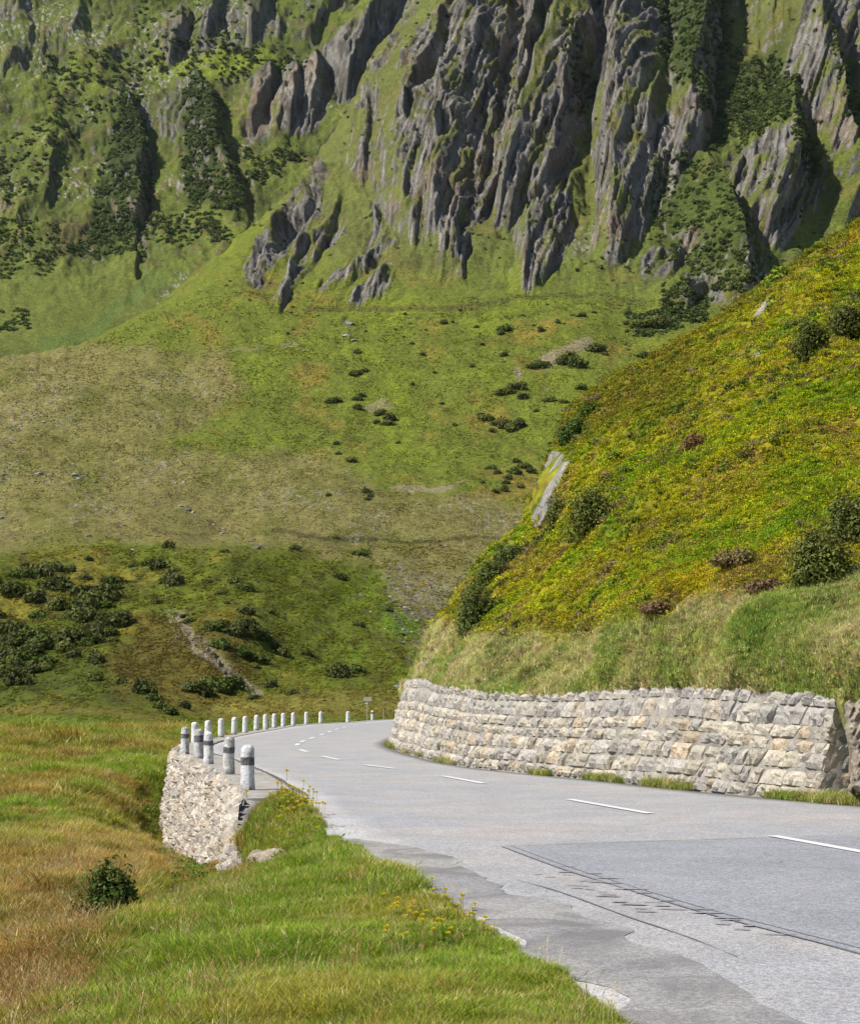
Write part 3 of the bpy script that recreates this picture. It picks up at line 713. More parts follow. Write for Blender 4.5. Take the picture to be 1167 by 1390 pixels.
def asphalt(name, base, warm, patch=0.):
    t = NT(name); p = t.pos()
    ag = t.n('ShaderNodeTexVoronoi'); ag.inputs['Scale'].default_value = 70; t.l(p, ag.inputs['Vector'])
    agc = t.n('ShaderNodeSeparateColor'); t.l(ag.outputs['Color'], agc.inputs[0])
    c = t.mixc(base, warm, t.rng(t.noise(.35, 4, .6, p), .4, .62, 0, 1))
    c = t.mul(c, t.rng(agc.outputs[0], 0, 1, .62, 1.36)); c = t.mul(c, t.rng(t.noise(14, 4, .7, p), .3, .7, .88, 1.12))
    st = t.noise(1.1, 5, .6, p, .8); c = t.mul(c, t.rng(st, .35, .7, .9, 1.08))
    # thin old cracks
    v = t.n('ShaderNodeTexVoronoi', feature='DISTANCE_TO_EDGE'); v.inputs['Scale'].default_value = .22
    wv_ = t.n('ShaderNodeVectorMath', operation='ADD'); nn = t.n('ShaderNodeTexNoise'); nn.inputs['Scale'].default_value = 1.2; t.l(p, nn.inputs['Vector']); t.l(p, wv_.inputs[0]); t.l(nn.outputs['Color'], wv_.inputs[1]); t.l(wv_.outputs[0], v.inputs['Vector'])
    ck = t.math('MULTIPLY', t.rng(v.outputs['Distance'], 0, .003, 1, 0), t.rng(t.noise(.3, 2, .5, p), .5, .6, 0, .5))
    c = t.mixc(c, (.05, .05, .05), ck)
    if patch: c = t.mixc(c, tuple(np.array(base) * .55), t.rng(t.noise(.9, 6, .65, p, 1.5), .45, .62, 0, patch))
    h = t.math('ADD', t.math('MULTIPLY', ag.outputs['Distance'], .004), t.math('MULTIPLY', t.noise(40, 3, .7, p), .006))
    return t.bsdf(c, .85, .25, t.bump(h, 1.0, .8))
M_road = asphalt('asphalt', seen(186, 185, 187), seen(196, 190, 186))
M_road2 = asphalt('asphalt_new', seen(168, 169, 175), seen(176, 176, 180))
M_road3 = asphalt('asphalt_pale', seen(192, 184, 178), seen(200, 190, 180), .15)
M_road4 = asphalt('asphalt_worn', seen(170, 167, 166), seen(190, 185, 178), .75)
M_tar = NT('tar').bsdf(seen(142, 142, 144), .6, .3)
tn = NT('road_paint'); pp = tn.pos(); M_paint = tn.bsdf(tn.mixc(seen(252, 252, 252), seen(190, 188, 186), tn.rng(tn.noise(22, 4, .7, pp), .58, .74, 0, .8)), .6, .3)
road = link('road', mesh_np('road', RPz, gridfaces(NS, M + 2), M_road)); tag(road, 'grey asphalt mountain road curving left then right behind the stone wall', 'road', None, 'structure')

def sheet(name, poly, z, mat, sub=0):
    """flat sheet on the road: triangulated outline"""
    bm = bmesh.new(); vs = [bm.verts.new((x, y, z)) for x, y in poly]; f = bm.faces.new(vs); bm.normal_update()
    if f.normal.z < 0: f.normal_flip()
    bmesh.ops.triangulate(bm, faces=[f]); me = bpy.data.meshes.new(name); bm.to_mesh(me); bm.free(); me.materials.append(mat)
    return link(name, me, road)
def gpx(l): return [tuple(ground(np.array(float(u)), np.array(float(v)))[:2]) for u, v in l]
def wob(poly, amp, step, s):
    out = []; n = len(poly)
    for i in range(n):
        a = np.array(poly[i]); b = np.array(poly[(i + 1) % n]); L = np.linalg.norm(b - a); k = max(1, int(L / step))
        for j in range(k):
            p = a + (b - a) * j / k; out.append((p[0] + amp * float(fbm2(np.array(p[0] * 1.3), np.array(p[1] * 1.3), 3, s)), p[1] + amp * float(fbm2(np.array(p[0] * 1.3 + 9), np.array(p[1] * 1.3), 3, s))))
    return out
# newer darker lane, pale shoulder strip and worn patch along the near left edge
seam = gpx([(680,1150),(760,1180),(850,1207),(950,1238),(1060,1267),(1167,1297),(1500,1390)])
new = seam + [(11.6, 13.5), (8.0, 20.0)] + gpx([(1300, 1131), (1167, 1136), (900, 1143)])
sheet('newer_asphalt', new, .004, M_road2)
worn = gpx([(466,1143),(500,1140),(560,1147),(620,1165),(640,1185),(720,1215),(800,1245),(880,1280),(960,1320),(1080,1390)])
worn += [(2.9, 6.0), (1.45, 6.0), (1.06, 8.8), (.72, 11.1), (.36, 13.4), (-.24, 16.5), (-.9, 20.2)]
sheet('worn_patch', wob(worn, .16, .12, 5), .004, M_road4)
def strip(name, pts, w, z, mat, parent=None, wv=.0):
    p = np.array(pts, float); n = max(8, int(arclen(p)[-1] / .25)); p = at_param(resample(p, 60) if len(p) > 2 else p, n); t = np.gradient(p, axis=0); t /= np.linalg.norm(t, axis=1, keepdims=True); nn = np.stack([-t[:, 1], t[:, 0]], 1)
    ww = w * .5 * (1 + wv * fbm2(np.arange(n) * .7, np.zeros(n), 3, 6))[:, None]
    A = np.concatenate([p + nn * ww, np.full((n, 1), z)], 1); B = np.concatenate([p - nn * ww, np.full((n, 1), z)], 1)
    return link(name, mesh_np(name, np.stack([B, A], 1), gridfaces(n, 2)[:, ::-1], mat), parent if parent is not None else road)
s_ = np.array(seam); s_ = s_ + .02 * np.stack([fbm2(s_[:, 1], s_[:, 0], 2, 3)] * 2, 1)
strip('tar_seam', s_, .022, .008, M_tar, None, .6)
strip('tar_seam', s_ + [.10, .09], .012, .008, M_tar, None, .5)
strip('tar_seam', gpx([(685,1149),(900,1142),(1167,1134),(1300,1129)]), .025, .008, M_tar, None, .5)
strip('tar_seam', gpx([(700,1195),(760,1212),(850,1245),(930,1272),(1000,1300)]), .014, .008, M_tar, None, .9)
M_tyre = NT('tyre_black').bsdf(seen(166, 165, 168), .8, .2)
g = random.Random(3)
for base, off in (([(745,1170),(800,1185),(860,1210),(960,1240),(1050,1268)], 0), ([(760,1185),(850,1212),(900,1232),(1000,1262)], 1), ([(720,1185),(800,1208),(880,1240)], 2)):
    bp = at_param(np.array(gpx(base)), 26)
    A = Acc()
    for k, p in enumerate(bp):
        if g.random() < .58: continue
        L = g.uniform(.04, .13); W = g.uniform(.008, .02); dx = np.array([.97, -.25]) * L; dy = np.array([.25, .97]) * W * 2
        q = p + [g.uniform(-.04, .04), g.uniform(-.08, .08)]
        A.add([[*(q - dx - dy), .010], [*(q + dx * .7 - dy), .010], [*(q + dx + dy), .010], [*(q - dx * .6 + dy), .010]], [[0, 1, 2, 3]])
    link('tyre_mark', A.build('tyre_mark', M_tyre, False), road)
# centre line dashes
CL = np.array([(6.9,10.2),(4.95,17.6),(4.05,21.4),(3.1,25.6),(2.25,29.2),(1.03,34.7),(.27,38.1),(-.77,42),(-1.55,44.5),(-2.4,48.3),(-3.05,51.4),(-3.7,55.2),(-4.25,58.9),(-4.65,63.3),(-4.85,67),(-4.92,71),(-4.95,77.3),(-4.98,85),(-5.05,93),(-5.05,101),(-4.9,109),(-4.45,116),(-3.6,122),(-2.3,128),(0,135)])
cl = resample(CL, 900); cs = arclen(cl)
def s_at(y): return float(np.interp(y, cl[:, 1], cs))
DY = [(17.9,21.45),(25.6,29.25),(34.7,38.1),(42.1,44.7),(48.4,51.3),(55.6,58.5),(63.3,66.2),(68.3,71.2),(74.2,77.2),(81.4,84.8),(88.9,92.2),(96.5,100),(104,107.5),(111.5,115),(118.5,122),(126,129),(11.4,14.6)]
for a, b in DY:
    s0, s1 = s_at(a), s_at(b); q = np.linspace(s0, s1, 6)
    strip('lane_marking', np.stack([np.interp(q, cs, cl[:, 0]), np.interp(q, cs, cl[:, 1])], 1), .15 if a < 60 else .17, .012, M_paint)

# ================================================================== STONE WALLS
def mat_stone(name, lo, hi):
    t = NT(name); p = t.pos(); c = t.attr('col')
    c = t.mul(c, t.rng(t.noise(3.5, 5, .7, p), .3, .7, .72, 1.22)); c = t.mul(c, t.rng(t.noise(28, 4, .75, p), .3, .7, .75, 1.2))
    c = t.mixc(c, seen(104, 98, 92), t.rng(t.noise(9, 5, .8, p, 1.), .56, .7, 0, .55)); c = t.mixc(c, seen(222, 214, 200), t.rng(t.noise(12, 5, .8, p, .5), .62, .72, 0, .5))
    h = t.math('ADD', t.math('MULTIPLY', t.noise(9, 6, .7, p), .05), t.math('MULTIPLY', t.noise(45, 4, .75, p), .012))
    return t.bsdf(c, .92, .15, t.bump(h, 1.0, .9))
M_stone = mat_stone('wall_stone', 0, 0)
tm = NT('mortar'); pm = tm.pos(); M_mortar = tm.bsdf(tm.mul(tm.mixc(seen(190, 184, 174), seen(150, 142, 130), tm.rng(tm.noise(2.2, 5, .7, pm), .4, .65, 0, 1)), tm.rng(tm.noise(30, 4, .7, pm), .3, .7, .8, 1.15)), .95, .1, tm.bump(tm.math('MULTIPLY', tm.noise(25, 5, .7, pm), .03), 1.0))

PALW = [seen(*(np.array(c) * .55 + np.array((188, 182, 170)) * .45)) for c in ((196,184,164),(184,174,160),(206,192,164),(168,162,154),(190,176,150),(178,170,162),(212,198,174),(160,152,144),(200,172,136),(176,166,146))]
def stone_wall(name, base, hts, inward, bat, z0, ncourse, wr, prot, seed, mortar, lean=.0, greytop=False, gx=7, gy=5, thick=.5, jit=.4, colset=None, parent=None):
    """laid stones on a battered face: base line (xy), height above z0 per point, inward normals"""
    g = np.random.default_rng(seed); S = arclen(base); Ltot = S[-1]
    def Pt(s, f, d):                       # s along, f 0..1 of the height, d out of the face
        s = np.clip(s, 0, Ltot); x = np.interp(s, S, base[:, 0]); y = np.interp(s, S, base[:, 1]); h = np.interp(s, S, hts); nx = np.interp(s, S, inward[:, 0]); ny = np.interp(s, S, inward[:, 1])
        z = f * h; k = bat * z - d
        return np.stack([x + nx * k, y + ny * k, z0 + z + 0 * x + d * bat], -1)
    A = Acc(); hm = float(np.mean(hts)); cuts = np.cumsum(g.uniform(.75, 1.3, ncourse)); cuts = np.concatenate([[0], cuts / cuts[-1]]); 
    cset = colset or PALW
    for c in range(ncourse):
        s = -g.uniform(0, .3)
        f0b, f1b = cuts[c], cuts[c + 1]; hc = (f1b - f0b) * hm; pf = g.uniform(0, 9)
        while s < Ltot:
            w_ = g.uniform(*wr) * (1.0 if g.random() > .2 else 1.5); s1 = s + w_
            gap = .001; a = np.linspace(0, 1, gx); b = np.linspace(0, 1, gy); a[1] = .035; a[-2] = .965; b[1] = .05; b[-2] = .95; a = a[None]; b = b[:, None]
            wv0 = .22 * np.sin(s * .9 + pf + c); wv1 = .22 * np.sin(s1 * .9 + pf + c)
            fa = (f1b - f0b)
            jb = g.uniform(-jit, jit, 4) * .13 * fa
            lb0 = f0b + (0 if c == 0 else .35 * fa * wv0) + jb[0] + gap / hm; lb1 = f0b + (0 if c == 0 else .35 * fa * wv1) + jb[1] + gap / hm
            lt0 = f1b + (0 if c == ncourse - 1 else .35 * fa * wv0) + jb[2] - gap / hm; lt1 = f1b + (0 if c == ncourse - 1 else .35 * fa * wv1) + jb[3] - gap / hm
            if c == ncourse - 1: tpk = g.uniform(-.04, .07); lt0 += tpk * fa * 2; lt1 += (tpk + g.uniform(-.06, .06)) * fa * 2
            bot = lb0 * (1 - a) + lb1 * a; tp_ = lt0 * (1 - a) + lt1 * a
            ff = bot * (1 - b) + tp_ * b
            js = g.uniform(-1, 1, 4) * .06
            ss = (s + gap + js[0] * (1 - b) + js[1] * b) * (1 - a) + (s1 - gap + js[2] * (1 - b) + js[3] * b) * a + lean * (b - .5) * hc
            # rounded corners
            ca = np.abs(2 * a - 1) ** 3; cb = np.abs(2 * b - 1) ** 3
            ss = ss + (.5 - a) * .0 * w_ * cb; ff = ff + (.5 - b) * .02 * fa * ca
            pr = prot * g.uniform(.6, 1.2)
            prof = (1 - np.clip(np.abs(2 * a - 1), 0, 1) ** 12) * (1 - np.clip(np.abs(2 * b - 1), 0, 1) ** 12)
            tilt = g.uniform(-.5, .5) * (a - .5) + g.uniform(-.5, .5) * (b - .5)
            q3 = np.stack([ss * 1.0, ff * hm, 0 * ss + seed], -1)
            dd = -.05 + (pr + .05) * prof * (1 + tilt * .8) + prof * prot * (.7 * fbm3(q3, 3.5, 2, seed + 3) + .8 * fbm3(q3, 15., 2, seed + 4))
            V_ = Pt(ss.ravel(), ff.ravel(), dd.ravel())
            cc = cset[g.integers(len(cset))] * g.uniform(.78, 1.12)
            if greytop and c >= ncourse - 2: cc = cc * .6 + seen(176, 172, 168) * .4 * g.uniform(.8, 1.1)
            A.add(V_, gridfaces(gy, gx), cc)
            s = s1
    A.c = [q * 1.38 for q in A.c]; st_ = A.build(name, M_stone, False)
    # mortar backing with a capping strip going back into the bank
    nb = max(60, int(Ltot / .25)); q = np.linspace(0, Ltot, nb); rows = []
    for f in (-.1, 0, .25, .5, .75, 1.0): rows.append(Pt(q, np.full(nb, f), np.full(nb, mortar)))
    tt_ = Pt(q, np.full(nb, 1.0), np.full(nb, -thick)); rows.append(tt_); rows.append(tt_ - [0, 0, 1.0])
    return st_, mesh_np('mortar', np.stack(rows), gridfaces(len(rows), nb), M_mortar)
kk = (wl_[:, 1] > 28.65) & (wl_[:, 1] < 112)
wb = wl_[kk][::2]; wh = hs[kk][::2]; wi = nin[kk][::2]
wb = np.concatenate([wb[:1] + wi[:1] * .55 + [[.1, .0]], wb]); wh = np.concatenate([wh[:1], wh]); wi = np.concatenate([wi[:1] * .6 + np.array([[-.80, .55]]) * .5, wi])
sm, mm = stone_wall('retaining_wall', wb, wh, wi, BAT, 0.0, 7, (.18, .60), .06, 11, -.004, lean=-.5, greytop=True, gx=9, gy=7, jit=.5)
rw = bpy.data.objects.new('retaining_wall', None); COL.objects.link(rw); rw.location = (2.5, 38.6, 0)
tag(rw, 'long curved retaining wall of grey beige stone blocks right of the road', 'retaining wall')
def adopt(name, me, root):
    me.transform(__import__('mathutils').Matrix.Translation(-root.location)); return link(name, me, root)
adopt('stonework', sm, rw); adopt('mortar', mm, rw)

# left wall under the stone posts
fl = pl - pn * np.interp(np.arange(900), [0, 300, 900], [.22, .30, .32])[:, None]
kf = (plS < arclen(pl)[np.argmax(pl[:, 1] > 84)])
lb = fl[kf][::3]; lI = pn[kf][::3]
tl_ = np.array([(-2.42, 23.3), (-2.55, 24.3), (-2.72, 25.6), (-2.88, 27.0), (-3.02, 28.3)]); lb = np.concatenate([tl_, lb]); lI = np.concatenate([np.tile([[.98, .15]], (5, 1)), lI])
ZB = -3.7
lh = np.full(len(lb), -ZB); lh[:5] += [-.85, -.56, -.40, -.22, -.10]
PALL = [seen(*(np.array(c) * .6 + np.array((190, 184, 174)) * .4)) for c in ((214,198,176),(196,180,160),(222,206,184),(180,164,146),(206,178,148),(170,160,150),(228,214,196))]
lbb = lb - lI * (.12 * -ZB)
sm2, mm2 = stone_wall('embankment_wall', lbb, lh, lI, .12, ZB, 12, (.09, .28), .10, 23, -.02, lean=.5, gx=7, gy=9, thick=.3, jit=3.0, colset=PALL)
lw = bpy.data.objects.new('embankment_wall', None); COL.objects.link(lw); lw.location = (-5.4, 43.9, ZB)
tag(lw, 'rough pale rubble wall dropping from the white posts to the meadow', 'stone wall')
adopt('stonework', sm2, lw); adopt('mortar', mm2, lw)
# coping strip that carries the posts
tc = NT('coping_concrete'); pc_ = tc.pos(); M_cop = tc.bsdf(tc.mul(tc.mixc(seen(206, 200, 192), seen(172, 164, 152), tc.rng(tc.noise(3, 5, .7, pc_), .4, .62, 0, 1)), tc.rng(tc.noise(40, 4, .7, pc_), .3, .7, .85, 1.12)), .9, .15, tc.bump(tc.math('MULTIPLY', tc.noise(30, 5, .7, pc_), .015), 1.0))
ki = plS < plS[np.argmax(pl[:, 1] > 150)]
a_ = pl[ki][::3] - pn[ki][::3] * .20; b_ = ledge[ki][::3] + pn[ki][::3] * .02
def bandmesh(a_, b_, z, dep):
    n = len(a_); r = [np.c_[a_, np.full(n, z - dep)], np.c_[a_, np.full(n, z)], np.c_[b_, np.full(n, z)], np.c_[b_, np.full(n, z - dep)]]
    return np.stack(r), gridfaces(4, n)[:, ::-1]
vv, ff = bandmesh(a_, b_, .022, .16)
cpo = mesh_np('coping', vv, ff, M_cop, smooth=False)
bm = bmesh.new(); bm.from_mesh(cpo); bm.verts.ensure_lookup_table(); n_ = len(a_); bm.faces.new([bm.verts[i * n_] for i in range(4)]); bm.to_mesh(cpo); bm.free()
adopt('coping', cpo, lw)
M_gut = NT('dark_joint').bsdf(seen(120, 112, 104), .9, .1)
strip('edge_joint', [tuple(p) for p in (ledge[ki] + pn[ki] * .05)[20:420:20]], .10, .026, M_gut, road, .5)
# slab joints across the coping
for px_, py_ in ((336, 1079), (320, 1062)):
    pass

# ================================================================== STONE POSTS
def post_mesh(seed, h=.78, r=.125, gr=.5):
    g = np.random.default_rng(seed); ns = 28; prof = [(0, 1.06), (.03, 1.05), (.1, 1.02), (.2, 1.0), (.3, .985), (.4, .97), (.5, .96), (.6, .95), (.7, .945), (.8, .935), (.87, .92), (.92, .87), (.955, .76), (.98, .55), (.995, .28), (1.0, .02)]
    V_ = []; Cc = []
    th = np.arange(ns) / ns * 6.28318
    for f, k in prof:
        x = np.cos(th); y = np.sin(th); p = np.stack([x * r * k, y * r * k, np.full(ns, f * h)], 1)
        n3 = fbm3(p + seed * 3.1, 9., 3, seed); p[:, :2] *= (1 + .07 * n3)[:, None]; p[:, 2] += .012 * n3
        V_.append(p)
    V_ = np.stack(V_); n = len(prof); i = np.arange(n - 1)[:, None] * ns; j = np.arange(ns)[None]; fc = np.stack([i + j, i + (j + 1) % ns, i + ns + (j + 1) % ns, i + ns + j], -1).reshape(-1, 4)
    return V_.reshape(-1, 3), fc, r
def mat_post(name, grime):
    t = NT(name); tc_ = t.n('ShaderNodeTexCoord').outputs['Object']; sx = t.n('ShaderNodeSeparateXYZ'); t.l(tc_, sx.inputs[0])
    p = t.pos(); c = t.mixc(seen(255, 255, 255, .9), seen(196, 190, 180), t.rng(t.noise(10, 6, .75, p, .6), .52 - .1 * grime, .64 - .08 * grime, 0, .9))
    c = t.mixc(c, seen(120, 112, 92), t.math('MULTIPLY', t.rng(sx.outputs[2], .02, .12, 1, 0), t.rng(t.noise(16, 5, .7, p), .38, .55, 0, .9)))
    c = t.mixc(c, seen(150, 140, 126), t.math('MULTIPLY', t.rng(sx.outputs[2], .60, .78, 0, 1), t.rng(t.noise(18, 6, .75, p), .50 - .08 * grime, .62, 0, .5 + .5 * grime)))
    return t.bsdf(c, .7, .25, t.bump(t.math('MULTIPLY', t.noise(30, 5, .7, p), .03), 1.0))
M_post = mat_post('white_paint', .2); M_postg = mat_post('worn_white_paint', 1.0)
tb = NT('black_paint'); pb = tb.pos(); M_band = tb.bsdf(tb.mixc(seen(84, 84, 88), seen(178, 174, 168), tb.rng(tb.noise(24, 6, .8, pb), .44, .64, 0, .95)), .7, .3, tb.bump(tb.math('MULTIPLY', tb.noise(40, 5, .7, pb), .02), 1.0))
def band_mesh(seed, z0, z1, r, h):
    ns = 28; th = np.arange(ns) / ns * 6.28318; V_ = []
    for f in np.linspace(z0, z1, 5):
        k = np.interp(f / h, [0, .2, .5, .8, .9], [1.06, 1.0, .96, .935, .9]); p = np.stack([np.cos(th) * r * k, np.sin(th) * r * k, np.full(ns, f)], 1)
        n3 = fbm3(p + seed * 3.1, 9., 3, seed); p[:, :2] *= (1 + .07 * n3)[:, None] ; p[:, :2] *= 1.022
        if f in (z0, z1): p[:, 2] += .012 * fbm3(p + 5, 14, 2, 3)
        V_.append(p)
    V_ = np.stack(V_); i = np.arange(4)[:, None] * ns; j = np.arange(ns)[None]; fc = np.stack([i + j, i + (j + 1) % ns, i + ns + (j + 1) % ns, i + ns + j], -1).reshape(-1, 4)
    return V_.reshape(-1, 3), fc
ords = ['second', 'third', 'fourth', 'fifth', 'sixth', 'seventh', 'eighth', 'ninth', 'tenth', 'eleventh', 'twelfth']
LABP = ['white stone post with black band nearest the camera, above the yellow flowers', 'white stone post with grey worn top and black band, second nearest the camera',
 'leaning white stone post with black band, middle one of the five banded near posts', 'heavily weathered grey-topped stone post with faint dark band, fourth nearest the camera', 'white stone post with grey band standing farthest left above the meadow',
 'plain white post partly hidden behind the weathered grey banded post', 'plain white post whose top shows just right of the weathered grey post']
LABP += ['plain white post, first clear of the banded posts where the far row begins'] + ['plain white post, %s in the far row counted from the left' % o for o in ords[:9]]
LABP += ['plain white post standing alone, rightmost plain one on the far bend', 'small far post with a black cap band between two thin stakes', 'farthest post with black band, half hidden by the corner of the retaining wall']
print(len(LABP), len(POST))
for i, p in enumerate(PW):
    near = i < 5; r = .125 if i < 5 else .135; h = [.79, .80, .80, .80, .80][i] if near else .80
    if i == 3: r = .135
    if i in (18, 19): r = .12; h = .78
    V_, fc, r = post_mesh(i + 1, h, r)
    root = bpy.data.objects.new('stone_post', None); COL.objects.link(root); root.location = (p[0], p[1], .018 if i < 17 else -.02)
    root.rotation_euler = (0, [0, .015, .02, -.01, .01][i] if near else random.uniform(-.035, .035), random.uniform(0, 6))
    tag(root, LABP[i], 'stone post', 'white stone posts along the outer edge of the road')
    link('shaft', mesh_np('shaft', V_, fc, M_postg if i in (1, 3, 4) else M_post), root)
    if near or i in (18, 19):
        z0, z1 = ((.42, .56), (.43, .55), (.43, .55), (.42, .60), (.44, .57))[i] if near else (.50, .64)
        bv, bf = band_mesh(i + 1, z0 * h / .79 + .02, z1 * h / .79 + .02, r, h)
        link('black_band', mesh_np('black_band', bv, bf, M_band), root)
# thin stakes and small marker
M_stk = NT('stake_wood').bsdf(seen(206, 200, 186), .8, .2)
def stake(u, v, hpx, lab, head=False):
    p = ground(np.array(float(u)), np.array(float(v)), -.05); h = hpx * p[1] / F; A = Acc()
    tube(A, [(0, 0, -.2), (0, 0, h * .5), (0.01, 0, h)], [.035, .032, .028], 6)
    A.add([[.028 * math.cos(k * 1.047), .028 * math.sin(k * 1.047), h] for k in range(6)], [[0, 1, 2, 3], [0, 3, 4, 5]])
    o = link('marker_stake', A.build('marker_stake', M_stk, True), None, (p[0], p[1], p[2])); tag(o, lab, 'stake')
    if head:
        s = .36; B = Acc(); B.add([[-s, -.03, h - .05], [s, -.03, h - .05], [s * .9, -.03, h + .28], [-s * .8, -.03, h + .25], [-s, .03, h - .05], [s, .03, h - .05], [s * .9, .03, h + .28], [-s * .8, .03, h + .25]], [[0, 1, 2, 3], [5, 4, 7, 6], [0, 4, 5, 1], [3, 2, 6, 7], [1, 5, 6, 2], [4, 0, 3, 7]])
        link('plate', B.build('plate', M_stk, False), o)
stake(366.8, 990, 15, 'thin pale stake rising between two white posts of the far row')
stake(498.3, 978.5, 27, 'thin tall stake with a small pale plate on top, left of the black-capped post', True)
stake(520.5, 977.5, 15, 'thin pale stake right of the black-capped post')

# ================================================================== NEAR LEFT MEADOW AND VERGE
fpts = [(0,1390,14.5),(0,1300,18.5),(100,1300,16),(100,1200,27),(0,1200,31),(0,1100,47),(0,1045,60),(0,1003,74),(120,1100,50),(120,1040,63),(120,1003,74),(237,1166,49),(237,1100,57),(237,1040,65),(237,1004,74),(180,1150,42),(60,1150,38),
 (323,1202,28),(280,1180,36),(200,1180,33),(200,1300,15.5),(200,1390,11.5),(330,1215,24),(400,1300,12.6),(400,1390,9.9),(360,1205,21.5),(400,1190,20.4),(-200,1390,20),(-200,1200,38),(-200,1000,80),(-500,1100,70),(-500,1300,30)]
FP = [tuple(P3(a, b, c)) for a, b, c in fpts]
FP += [(x, y, -.03) for x, y in LE[1:]] + [(x - .6, y, -.06) for x, y in LE[1:]] + [(-1.3, 12., -.35), (-2.25, 22, -.5),  (-3.2, 20, -.95), (-2.7, 28.3, -.12), (-1.2, 17.0, -.16), (0, 2, -.05), (-3, 3, -.8), (-8, 5, -2.0), (-2.4, 26.5, -.0), (-2.0, 24.2, -.08), (-2.5, 27.8, .0), (-3.35, 27.6, -1.4), (-3.15, 25.2, -1.15), (-2.95, 23.6, -.95), (-2.35, 25, -.14), (-2.15, 23.3, -.26)]
FP += [(-8.9, 62, -.45), (-9.4, 70, -.15), (-9.6, 80, -.1), (-9.9, 92, -.5), (-16, 92, -.9), (-28, 92, -.9), (-10, 110, -1.6), (-25, 110, -1.9), (-45, 95, -1.0), (-45, 112, -2.0)]
_ff = rbf([(x, math.log(y + 4) * 14) for x, y, z in FP], [z for x, y, z in FP], .2, .2, 3e-3)
def zF(x, y):
    z = _ff(x, np.log(y + 4) * 14)
    P_ = np.stack([x, y, 0 * x], -1)
    return z + .10 * fbm3(P_, .5, 3, 111) * sstep(.3, 1.5, np.abs(z) + .2) + .05 * fbm3(P_, 1.6, 3, 112)
ncf, nrf = 420, 420
yf = np.exp(np.linspace(math.log(2.5), math.log(118), nrf)); tf = np.linspace(-.42, .12, ncf)
YF, TF = np.meshgrid(yf, tf, indexing='ij'); XF = TF * (YF + 6); ZF = zF(XF, YF)
# under the road and behind the wall the ground is lower
def leftline(y): return np.interp(y, np.concatenate([LE[:, 1][:-1], fl[::10, 1][fl[::10, 1] > 29]]), np.concatenate([LE[:, 0][:-1], fl[::10, 0][fl[::10, 1] > 29]]))
inr = sstep(-.02, .12, XF - leftline(YF)); wallz = (YF > 28.6); inr = np.where(wallz, sstep(.05, .5, XF - leftline(YF)), inr)
ZF = ZF * (1 - inr) + np.minimum(ZF, -.5) * inr - .3 * inr
PF = np.stack([XF, YF, ZF], -1)
uF, vF = proj(PF)
def fcol(P, u, v):
    a = fbm3(P, .25, 4, 121); b = fbm3(P, .9, 3, 122); c = fbm3(P, 3., 3, 123)
    gr = seen(112, 142, 44); bg = seen(124, 160, 40); ol = seen(136, 138, 56); st = seen(178, 150, 96); rb = seen(150, 104, 68); dk = seen(76, 98, 38)
    r = np.broadcast_to(ol, a.shape + (3,)).copy(); r = mix(r, gr, sstep(-.2, .5, b + .5 * a)); r = mix(r, bg, sstep(.1, .6, a - .3 * c) * .7); r = mix(r, st, sstep(.1, .6, -b + .6 * c) * .5); r = mix(r, dk, sstep(.3, .7, c) * .45)
    uu = u + 20 * a; vv_ = v + 16 * b
    s = .85 * polymask(uu, vv_, [(-700,1150),(20,1150),(110,1130),(235,1130),(245,1180),(190,1200),(150,1225),(120,1270),(100,1420),(-700,1420)], 22)
    s = np.maximum(s, .55 * polymask(uu, vv_, [(-700,1000),(80,1000),(130,1060),(110,1130),(20,1150),(-700,1150)], 22) * sstep(-.3, .4, c - b))
    s = np.maximum(s, .7 * polymask(uu, vv_, [(255,1120),(330,1150),(330,1190),(270,1170)], 9))
    s = s * sstep(-.9, .15, c + .6 * b); tone = mix(np.broadcast_to(rb, r.shape), st, sstep(-.5, .5, c + a)); tone = mix(tone, seen(116, 112, 48), sstep(.2, .6, b) * .5)
    r = mix(r, tone, s * .7)
    r = r * np.array([1.55, 1.4, 1.0])
    g = polymask(uu, vv_, [(330,1185),(420,1085),(470,1150),(760,1310),(900,1500),(60,1500),(150,1260),(200,1210)], 16)
    gc = mix(np.broadcast_to(seen(116, 152, 44), r.shape), seen(140, 150, 58), sstep(0, .6, b)); gc = mix(gc, seen(96, 134, 40), sstep(0, .6, c) * .7); gc = mix(gc, seen(168, 156, 96), sstep(.3, .7, a - c * .4) * .55); gc = gc * np.array([1.65, 1.4, 1.0])
    r = mix(r, gc, g)
    return r, s
colF, sF = fcol(PF, uF, vF)
soilF = mix(colF * .75, seen(130, 108, 70), np.full(XF.shape, .3))
# gravelly edge next to the asphalt
ge = sstep(-.55, -.1, XF - leftline(YF)) * (YF < 27) * sstep(-.3, .2, fbm3(PF, 2.2, 3, 131) + .15)
soilF = mix(soilF, seen(170, 160, 142), ge * .35)
o = link('meadow', mesh_np('meadow', PF, gridfaces(nrf, ncf), M_near, soilF)); tag(o, 'grassy verge and meadow falling away left of the road, straw coloured at the bottom', 'meadow', None, 'structure')
# wide plain under everything
gp = np.array([[(x, y, -9 + 0 * x) for x in (-3000., -500, 500, 3000.)] for y in (-600., 0, 90, 3000)])
o = link('ground', mesh_np('ground', gp, gridfaces(4, 4), M_mid, np.broadcast_to(g_olive, (16, 3)))); tag(o, 'green valley ground beneath the slopes', 'ground', None, 'structure')
# ================================================================== VEGETATION
def shrub_proto(name, n, leaf, seed, lobes=8, flat=.8, fill=.35, cv=.3, mat=None):
    g = np.random.default_rng(seed); A = leafball(n, 1.0, leaf, g, flat, lobes, (1, 1, 1), fill=fill, cv=cv)
    return A.build(name, mat or M_clump, False)
